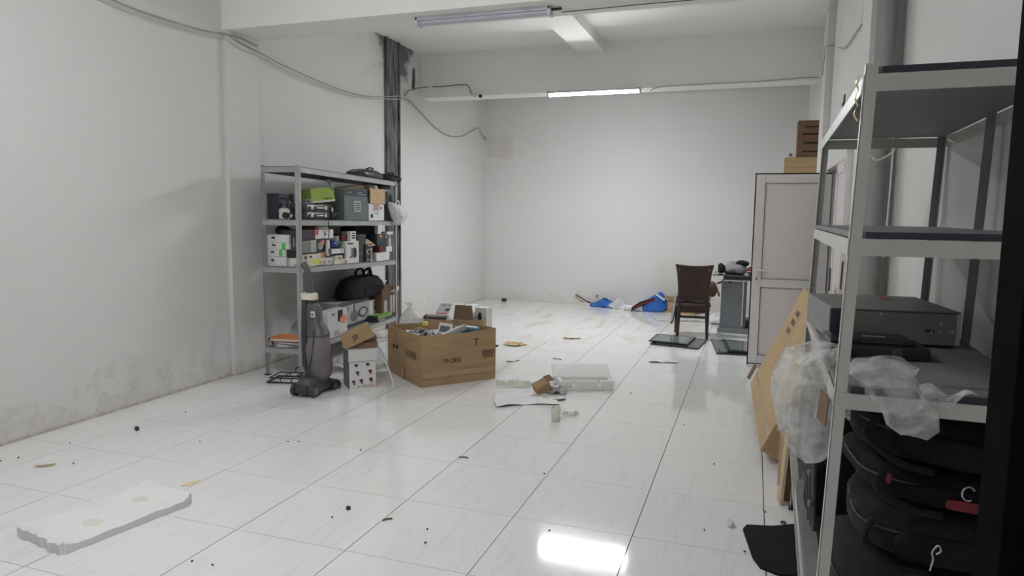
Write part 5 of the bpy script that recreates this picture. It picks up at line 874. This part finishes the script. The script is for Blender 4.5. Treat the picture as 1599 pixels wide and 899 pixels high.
# tall cabinet behind the open door with cartons on it
cb = thing('cabinet', 'tall white cabinet standing behind the open white door', 'cabinet', (0.43, 9.0, 0), 0)
part(cb, 'body', BM().box((0, 0.01, 1.0), (0.40, 0.40, 1.98), bev=0.004), 'pvc_white')
for s in (-1, 1):
    dd = part(cb, 'door', BM().box((s*0.1, -0.20, 1.0), (0.19, 0.018, 1.9), bev=0.003), 'pvc_white'); part(dd, 'handle', BM().tube([(s*0.02, -0.21, 0.95), (s*0.02, -0.235, 0.96), (s*0.02, -0.235, 1.04), (s*0.02, -0.21, 1.05)], 0.006, 6), 'steel')
p0, p1 = ony(1225, 246, 8.85), ony(1279, 246, 8.85); wid = p1.x-p0.x
zc = 1.992
rbox('kraft_carton', 'pale kraft carton on top of the cabinet behind the door', 'box', ((p0.x+p1.x)/2, 8.98, zc), (wid, 0.28, p0.z-zc), 'cardboard_light', [('rect', 'front', 0.0, 0.46, 1.0, 0.5, 'packing_tape')])
q0, q1 = ony(1247, 188, 8.87), ony(1283, 246, 8.87)
rbox('dark_kraft_carton', 'darker kraft carton with stamped lines stacked on the pale carton', 'box', ((q0.x+q1.x)/2, 9.0, p0.z+0.002), (q1.x-q0.x, 0.24, q0.z-p0.z-0.002), 'cardboard_dark', [('rect', 'front', 0.3, 0.8, 0.9, 0.84, 'ink'), ('rect', 'front', 0.2, 0.6, 0.95, 0.66, 'ink'), ('rect', 'front', 0.25, 0.36, 0.95, 0.42, 'ink'), ('rect', 'front', 0.2, 0.14, 0.9, 0.18, 'ink')])
p2 = ony(1236, 241, 8.83)
rbox('small_box', 'tiny white box with a dark mark beside the darker carton', 'box', (p2.x, 8.90, p0.z+0.002), (0.10, 0.08, 0.055), 'card_white', [('rect', 'front', 0.25, 0.25, 0.6, 0.8, 'slate_light')])

# ================================================================== right shelf unit
RN = Vector((0.263, 2.10, 0)); RA = math.radians(-1.4); RROT = Matrix.Rotation(RA, 3, 'Z'); RW, RL, LEAN = 0.53, 1.72, 0.0285
def RS(x, y, z=0.0): return RN + RROT @ Vector((x, y, 0)) + Vector((LEAN*(z-1.92), 0, z))
t = thing('shelf_unit', 'pale grey metal shelf unit with empty upper tiers beside the entrance', 'shelf', RN, RA); RU = t
def lean(b): b.v = [(p[0]+LEAN*(p[2]-1.92), p[1], p[2]) for p in b.v]; return b
for (x, y, sx, sy, mt_) in ((0, 0, 1, 1, 'shelf_paint'), (RW, 0, -1, 1, 'shelf_paint'), (0, RL, 1, -1, 'shelf_paint'), (RW, RL, -1, -1, 'shelf_grey'), (RW, RL*0.53, -1, 1, 'shelf_grey')):
    b = BM().box((sx*0.0155, sy*0.0015, 0.967), (0.031, 0.003, 1.934)).box((sx*0.0015, sy*0.0155, 0.967), (0.003, 0.031, 1.934)); b.v = [(p[0]+x, p[1]+y, p[2]) for p in b.v]
    po = part(t, 'post', lean(b), mt_)
    part(po, 'foot', lean(BM().box((x+sx*0.018, y+sy*0.018, 0.006), (0.05, 0.05, 0.012), bev=0.003)), 'black_plastic')
RZ = {1: 1.925, 2: 1.488, 3: 1.058, 4: 0.26}
for k, z in RZ.items():
    o = part(t, 'shelf_board', lean(BM().box((RW/2, RL/2, z-0.008), (RW-0.01, RL-0.01, 0.016))), 'board_grey')
    part(o, 'edge_strip', lean(BM().box((RW/2+0.018, 0.0025, z-0.009), (RW-0.045, 0.003, 0.018))), 'board_edge')
    for (c_, d_) in (((RW/2, 0.0, z-0.042), (RW-0.005, 0.004, 0.045)), ((RW/2, RL, z-0.042), (RW-0.005, 0.004, 0.045)), ((0.0, RL/2, z-0.042), (0.004, RL-0.005, 0.045)), ((RW, RL/2, z-0.042), (0.004, RL-0.005, 0.045))): part(o, 'rail', lean(BM().box(c_, d_)), 'shelf_paint')
part(t, 'handle_slot', lean(BM().box((-0.002, 0.10, 1.36), (0.003, 0.03, 0.08))), 'gasket')
# torn gold tape on the post
p_ = RS(-0.002, 0.02, 1.85); single('tape_scrap', 'crinkled gold tape stuck to the post under the top board', 'tape', BM().sheet(lambda a, b: (-0.004-0.01*abs(math.sin(9*b)), 0.01+0.03*a, -0.06+0.12*b), 4, 12, 0.001), 'brass', p_, RA)
p_ = ony(1319, 152, 5.10); single('wall_socket', 'small black and yellow wiring stub on the right pillar', 'socket', BM().box((0, 0, 0), (0.012, 0.05, 0.045), bev=0.003).cyl((0, -0.02, -0.03), (-0.012, -0.03, -0.07), 0.008).cyl((0, 0.01, -0.02), (-0.008, 0.0, -0.08), 0.005), 'black_plastic', (0.648, onx(1319, 152, 0.65).y, onx(1319, 152, 0.65).z), 0)
# rack case on the third tier
Z3 = RZ[3]+0.001
CS = thing('rack_case', 'grey metal rack-mount case on the third tier of the right unit', 'case', RS(0.22, 0.98, Z3)+Vector((0.0, 0.02, 0)), 0.10)
dC = (0.43, 0.50, 0.125)
part(CS, 'body', BM().box((0, 0, dC[2]/2+0.008), (dC[0], dC[1], dC[2]), bev=0.003), 'case_grey'); part(CS, 'front_panel', BM().box((0.015, -dC[1]/2-0.004, dC[2]/2+0.006), (dC[0]-0.06, 0.006, dC[2]-0.014)), 'case_grey')
part(CS, 'side_bracket', BM().box((-0.210, -0.262, dC[2]/2+0.008), (0.03, 0.02, dC[2]), bev=0.003), 'slate_dark'); part(CS, 'side_bracket', BM().box((0.207, -0.255, dC[2]/2+0.008), (0.012, 0.02, dC[2]-0.01), bev=0.003), 'shelf_paint')
part(CS, 'lock', BM().cyl((-0.165, -0.262, 0.085), (-0.165, -0.268, 0.085), 0.011), 'gasket'); part(CS, 'key_switch', BM().box((-0.18, -0.26, 0.115), (0.008, 0.003, 0.012)), 'gasket')
for x, z in ((0.15, 0.09), (0.12, 0.06), (0.15, 0.06), (0.18, 0.06), (0.19, 0.06), (-0.05, 0.118)): part(CS, 'screw', BM().cyl((x, -0.258, z), (x, -0.262, z), 0.004, seg=10), 'steel')
part(CS, 'lid_seam', BM().box((0, -dC[1]/2-0.003, dC[2]+0.002), (dC[0], 0.004, 0.004)), 'dark_grey'); part(CS, 'slot', BM().box((0.115, -0.259, 0.062), (0.03, 0.002, 0.008)), 'gasket')
for x in (-0.2, 0.2): part(CS, 'foot', BM().cyl((x, -0.2, 0), (x, -0.2, 0.009), 0.015), 'gasket')
single('red_scrap', 'small red paper scrap on top of the rack case', 'scrap', BM().sheet(lambda a, b: (-0.025+0.05*a, -0.015+0.03*b, 0.003+0.006*math.sin(3*a)), 5, 4, 0.001), 'pink_red', CS.location+Vector((0.05, 0.1, dC[2]+0.0095)), 0.3)
t = thing('black_device', 'flat black electronic device in front of the rack case', 'device', RS(0.16, 0.55, Z3), 0.06)
part(t, 'body', BM().box((0, 0, 0.022), (0.30, 0.20, 0.042), bev=0.008), 'black_plastic', 40); part(t, 'top_cover', BM().box((-0.02, 0.01, 0.05), (0.26, 0.17, 0.018), bev=0.006), 'black_gloss', 40); part(t, 'vent', BM().box((0, 0.0, 0.0605), (0.07, 0.02, 0.003)), 'mid_grey'); part(t, 'bracket', BM().box((-0.10, -0.102, 0.03), (0.02, 0.006, 0.03)), 'steel'); part(t, 'tab', BM().box((0.05, -0.103, 0.025), (0.03, 0.01, 0.025), bev=0.003), 'dark_grey')
# clear plastic over the tier edge
PB = thing('plastic_bag', 'big clear plastic bag draped over the far side of the third tier', 'bag', RS(-0.055, 0.34, 0.73), 0.0)
part(PB, 'bag', bag_surface([(0.0, 0.02, 0.03, 0.03, -0.05), (0.04, 0.06, 0.06, 0.02, -0.03), (0.11, 0.08, 0.10, 0.0, 0.0), (0.20, 0.095, 0.13, -0.01, 0.02), (0.28, 0.09, 0.13, 0.0, 0.02), (0.34, 0.075, 0.12, 0.02, 0.02), (0.375, 0.06, 0.09, 0.06, 0.0), (0.39, 0.03, 0.05, 0.08, -0.02)], None, seg=36, amp=0.03, ns=9, seed=1.0, fold=0.08), 'film_clear', 30)
part(PB, 'tail', BM().sheet(lambda a, b: (0.08+0.16*a, -0.12+0.06*math.sin(5*a)+0.08*b, 0.16-0.03*a+0.12*b*(1-a)+0.02*math.sin(11*b+5*a)), 12, 10, 0.001), 'film_clear', 30)
PC = thing('plastic_bag', 'clear plastic bag crumpled over the front rail of the third tier', 'bag', RS(0.155, 0.03, 0.955), 0.0)
part(PC, 'bag', bag_surface([(-0.02, 0.03, 0.015, 0.05, -0.04), (0.01, 0.06, 0.025, 0.045, -0.04), (0.05, 0.07, 0.03, 0.03, -0.04), (0.09, 0.07, 0.035, 0.0, -0.04), (0.118, 0.07, 0.05, -0.02, -0.02), (0.135, 0.085, 0.06, -0.03, 0.04), (0.155, 0.085, 0.06, -0.02, 0.06), (0.17, 0.05, 0.04, -0.01, 0.07), (0.175, 0.02, 0.02, 0.0, 0.07)], None, seg=36, amp=0.016, ns=16, seed=4.0, fold=0.07), 'film_clear', 30)
part(PC, 'tail', BM().sheet(lambda a, b: (0.05+0.13*a, -0.05+0.01*math.sin(8*b), 0.09+0.02*a+0.07*(b-0.5)*(1-a)+0.012*math.sin(9*a)), 12, 8, 0.001), 'film_clear', 30)
# heap of black bags under it
GB = 'black bags heaped under the third tier'
def black_bag(label, loc, d, rz, tilt=(0, 0), mt_='black_fabric', seed=0.0, extras=()):
    t = thing('backpack', label, 'bag', loc, rz, GB, rot=(tilt[0], tilt[1], rz)); x, y, z = d
    part(t, 'body', BM().cushion((0, 0, z/2), d, ex=3.4, nu=28, nv=12, nz=0.014, ns=7, seed=seed), mt_, 60)
    part(t, 'zip', BM().tube([(x*0.497*math.copysign(abs(math.cos(g))**0.55, math.cos(g)), y*0.50*math.copysign(abs(math.sin(g))**0.55, math.sin(g)), z*0.62) for g in [q*math.pi/14 for q in range(28)]], 0.004, 6, closed=True), 'black_plastic', 60)
    part(t, 'front_pocket', BM().cushion((0.02, -y/2, z*0.42), (x*0.62, 0.035, z*0.5), ex=4, nz=0.004, seed=seed), 'navy_fabric', 60)
    part(t, 'strap', BM().tube(curve([(-x*0.4, -y*0.5, z*0.8), (-x*0.44, -y*0.56, z*0.45), (-x*0.25, -y*0.58, z*0.12), (-x*0.05, -y*0.56, z*0.05)]), 0.011, 6), 'black_fabric', 60)
    for e in extras:
        if e[0] == 'ring': part(t, 'ring', BM().tube([(e[1]+0.016*math.cos(g), -y/2-0.036, e[2]+0.02*math.sin(g)) for g in [q*math.pi/8+0.6 for q in range(13)]], 0.0028, 6), 'steel', 60)
        if e[0] == 'red': part(t, 'red_patch', BM().cushion((e[1], -y/2-0.030, e[2]), (e[3], 0.012, e[4]), ex=4), 'red_dark', 60)
        if e[0] == 'hook': part(t, 'snap_hook', BM().tube(curve([(e[1], -y/2-0.038, e[2]-0.055), (e[1]+0.004, -y/2-0.040, e[2]-0.02), (e[1], -y/2-0.040, e[2]), (e[1]+0.012, -y/2-0.040, e[2]+0.022), (e[1]+0.02, -y/2-0.040, e[2]+0.008), (e[1]+0.01, -y/2-0.040, e[2]-0.004)]), 0.003, 6), 'steel', 60)
    return t
B0 = RZ[4]+0.002
black_bag('lowest black laptop bag on the bottom tier of the right unit', RS(0.29, 0.32, B0), (0.46, 0.52, 0.26), 0.03, (0, 0), 'black_fabric', 1.0)
black_bag('black shoulder bag with a steel snap hook, second lowest in the heap', RS(0.31, 0.30, B0+0.262), (0.42, 0.48, 0.17), -0.05, (0, 0.03), 'black_fabric', 2.0, (('hook', -0.02, 0.085),))
black_bag('flat black bag with a red patch and steel ring in the heap', RS(0.30, 0.32, B0+0.43), (0.44, 0.46, 0.12), 0.08, (0, 0.08), 'navy_fabric', 3.0, (('red', -0.17, 0.09, 0.012, 0.03), ('red', 0.035, 0.045, 0.11, 0.03), ('ring', 0.03, 0.085)))
black_bag('smooth black bag slumped on top of the heap under the third tier', RS(0.30, 0.33, B0+0.55), (0.46, 0.46, 0.16), -0.03, (0.02, 0.12), 'black_fabric', 4.0)
t = thing('backpack', 'black backpack with dangling buckles standing behind the near post', 'bag', RS(0.105, 0.62, B0-0.0)+Vector((0.0, 0.30, 0)), 0.1, GB)
part(t, 'body', BM().cushion((0, 0, 0.30), (0.15, 0.40, 0.60), ex=3.2, nu=26, nv=14, nz=0.02, ns=7, seed=9), 'black_fabric', 60); part(t, 'pocket', BM().cushion((-0.06, -0.06, 0.22), (0.06, 0.24, 0.26), ex=3.6, nz=0.008), 'navy_fabric', 60)
for k in range(3): part(t, 'strap', BM().tube(curve([(-0.06, -0.16+0.05*k, 0.52), (-0.09, -0.19+0.05*k, 0.38), (-0.085, -0.18+0.06*k, 0.2), (-0.075, -0.17+0.05*k, 0.05)]), 0.01, 6), 'dark_grey', 60)
for k, (yy, zz) in enumerate(((-0.17, 0.40), (-0.14, 0.27), (-0.18, 0.16))): part(t, 'buckle', BM().box((-0.098, yy, zz), (0.012, 0.028, 0.022), bev=0.003), 'mid_grey'); 
part(t, 'key_ring', BM().tube([(-0.10, -0.19+0.014*math.cos(g), 0.50+0.018*math.sin(g)) for g in [q*math.pi/8 for q in range(14)]], 0.003, 6), 'steel', 60)
black_bag('round-topped black bag on the floor below the lowest tier', (0.47, 2.42, 0.0), (0.44, 0.5, 0.20), 0.1, (0, 0), 'black_fabric', 6.0)
# ---- floor beside the right unit
LC0, LC1 = onz(1171, 613), onz(1186, 724)
ax = (LC1-LC0); Lc = ax.length; ax.normalize()
topf = ony(1257, 468, LC0.y-0.15); up_ = topf-LC0; up_ -= ax*up_.dot(ax); Hc = up_.length; up_.normalize(); nn = up_.cross(ax).normalized()
if nn.x > 0: nn = -nn
Mc = Matrix((ax, up_, nn)).transposed().to_4x4(); 
t = thing('flat_carton', 'long flat kraft carton leaning on the right pillar', 'box', LC0); th = 0.20
def loc_(a, b, c_): return Vector((0, 0, 0))+ax*a+up_*b+nn*c_
def slab(a0, a1, b0, b1, c0, c1): return BM().hexa([loc_(a0, b0, c0), loc_(a1, b0, c0), loc_(a1, b0, c1), loc_(a0, b0, c1), loc_(a0, b1, c0), loc_(a1, b1, c0), loc_(a1, b1, c1), loc_(a0, b1, c1)])
dzf = th*abs(nn.z)
part(t, 'body', slab(0, Lc, 0.0, Hc, -th, 0.0), 'cardboard_light'); part(t, 'end_flap', slab(Lc, Lc+0.004, 0.01, Hc-0.01, -th, -0.002), 'cardboard'); part(t, 'bottom_flap', slab(-0.05, Lc*0.5, -0.004, 0.0, -th+0.02, -0.005), 'cardboard')
part(t, 'tape_strip', slab(0.0, Lc, Hc*0.10, Hc*0.13, 0.0, 0.0012), 'packing_tape')
for q in (0.62, 0.70, 0.78): part(t, 'printed_symbol', slab(Lc*0.18, Lc*0.30, Hc*q, Hc*(q+0.045), 0.0, 0.0012), 'ink_faded')
part(t, 'torn_flap', BM().sheet(lambda a, b: loc_(-0.02-0.12*a, 0.02+0.14*b, 0.02*math.sin(3*a)+0.02), 5, 5, 0.004), 'cardboard_dark'); part(t, 'barcode_label', slab(Lc+0.004, Lc+0.0055, Hc*0.18, Hc*0.30, -th*0.6, -th*0.1), 'paper_white')
b = BM()
for q in range(6): 
    s_ = slab(Lc+0.0055, Lc+0.0065, Hc*(0.19+0.016*q), Hc*(0.198+0.016*q), -th*0.55, -th*0.2); b.add(s_.v, s_.f)
part(t, 'barcode', b, 'ink')
t.location.z = max(0.0, -min((Vector(v_.co)).z for o_ in t.children for v_ in o_.data.vertices))+0.002
FB = onz(1252, 775); 
t = thing('kraft_carton', 'small upright kraft carton under the edge of the right unit', 'box', (0.31, 4.03, 0), 0.1)
part(t, 'body', BM().box((0, 0, 0.16), (0.20, 0.24, 0.32), bev=0.004), 'cardboard'); part(t, 'flap', BM().box((0.0, -0.14, 0.335), (0.19, 0.07, 0.004), rot=(-0.35, 0, 0)), 'cardboard_light'); part(t, 'flap', BM().box((0.12, 0, 0.35), (0.09, 0.22, 0.004), rot=(0, -0.7, 0)), 'cardboard_dark')
a_, b_ = onz(1238, 790), Vector((0.235, 3.95, 0.38)); single('wood_plank', 'short beige plank leaning beside the small kraft carton', 'plank', BM().box((0, 0, 0.20), (0.015, 0.075, 0.40), rot=(0.0, 0.06, 0.15)), 'beige_wood', (0.215, 3.86, 0.002), 0)
p0 = Vector((0.262, 2.93, 0.004)); p1 = Vector((0.245, 3.72, 0.34)); dr = (p1-p0); sd = Vector((1, 0, 0)); nn2 = dr.normalized().cross(sd).normalized()
t = thing('metal_channel', 'pale metal channel leaning between the black mat and the shelf post', 'channel', p0)
def ch(a, b, c0, c1): return BM().hexa([sd*a+nn2*c0, sd*b+nn2*c0, sd*b+nn2*c1, sd*a+nn2*c1, dr+sd*a+nn2*c0, dr+sd*b+nn2*c0, dr+sd*b+nn2*c1, dr+sd*a+nn2*c1])
part(t, 'web', ch(-0.014, 0.014, 0.0, 0.002), 'aluminium'); part(t, 'flange', ch(-0.016, -0.014, 0, 0.014), 'shelf_paint'); part(t, 'flange', ch(0.014, 0.016, 0, 0.014), 'shelf_paint')
P = [onz(u, v) for u, v in ((1160, 828), (1166, 822), (1205, 824), (1240, 821), (1262, 822), (1266, 905), (1215, 899), (1187, 888), (1175, 872))]; c_ = sum(P, Vector())/len(P)
t = thing('black_mat', 'flat black fabric panel with clipped corners on the tiles', 'mat', c_)
part(t, 'panel', BM().prism([(p.x-c_.x, p.y-c_.y) for p in P], 0.012), 'navy_fabric'); part(t, 'loop', BM().tube([(P[3].x-c_.x-0.05+0.012*math.cos(g), P[3].y-c_.y+0.012+0.012*math.sin(g), 0.006) for g in [q*math.pi/8 for q in range(16)]], 0.003, 6, closed=True), 'black_plastic')
single('fabric_sheet', 'black fabric panel standing under the right unit behind the metal channel', 'panel', BM().box((0, 0, 0.17), (0.012, 0.9, 0.34), bev=0.004), 'navy_fabric', (0.31, 3.22, 0.002), -0.02)
single('red_card', 'dark red cardboard scrap wedged behind the near post below the third tier', 'card', BM().box((0, 0, 0.045), (0.004, 0.06, 0.09), rot=(0.2, 0, 0.2)), 'cardboard_dark', RS(-0.02, 0.06, 0.93), 0.1)
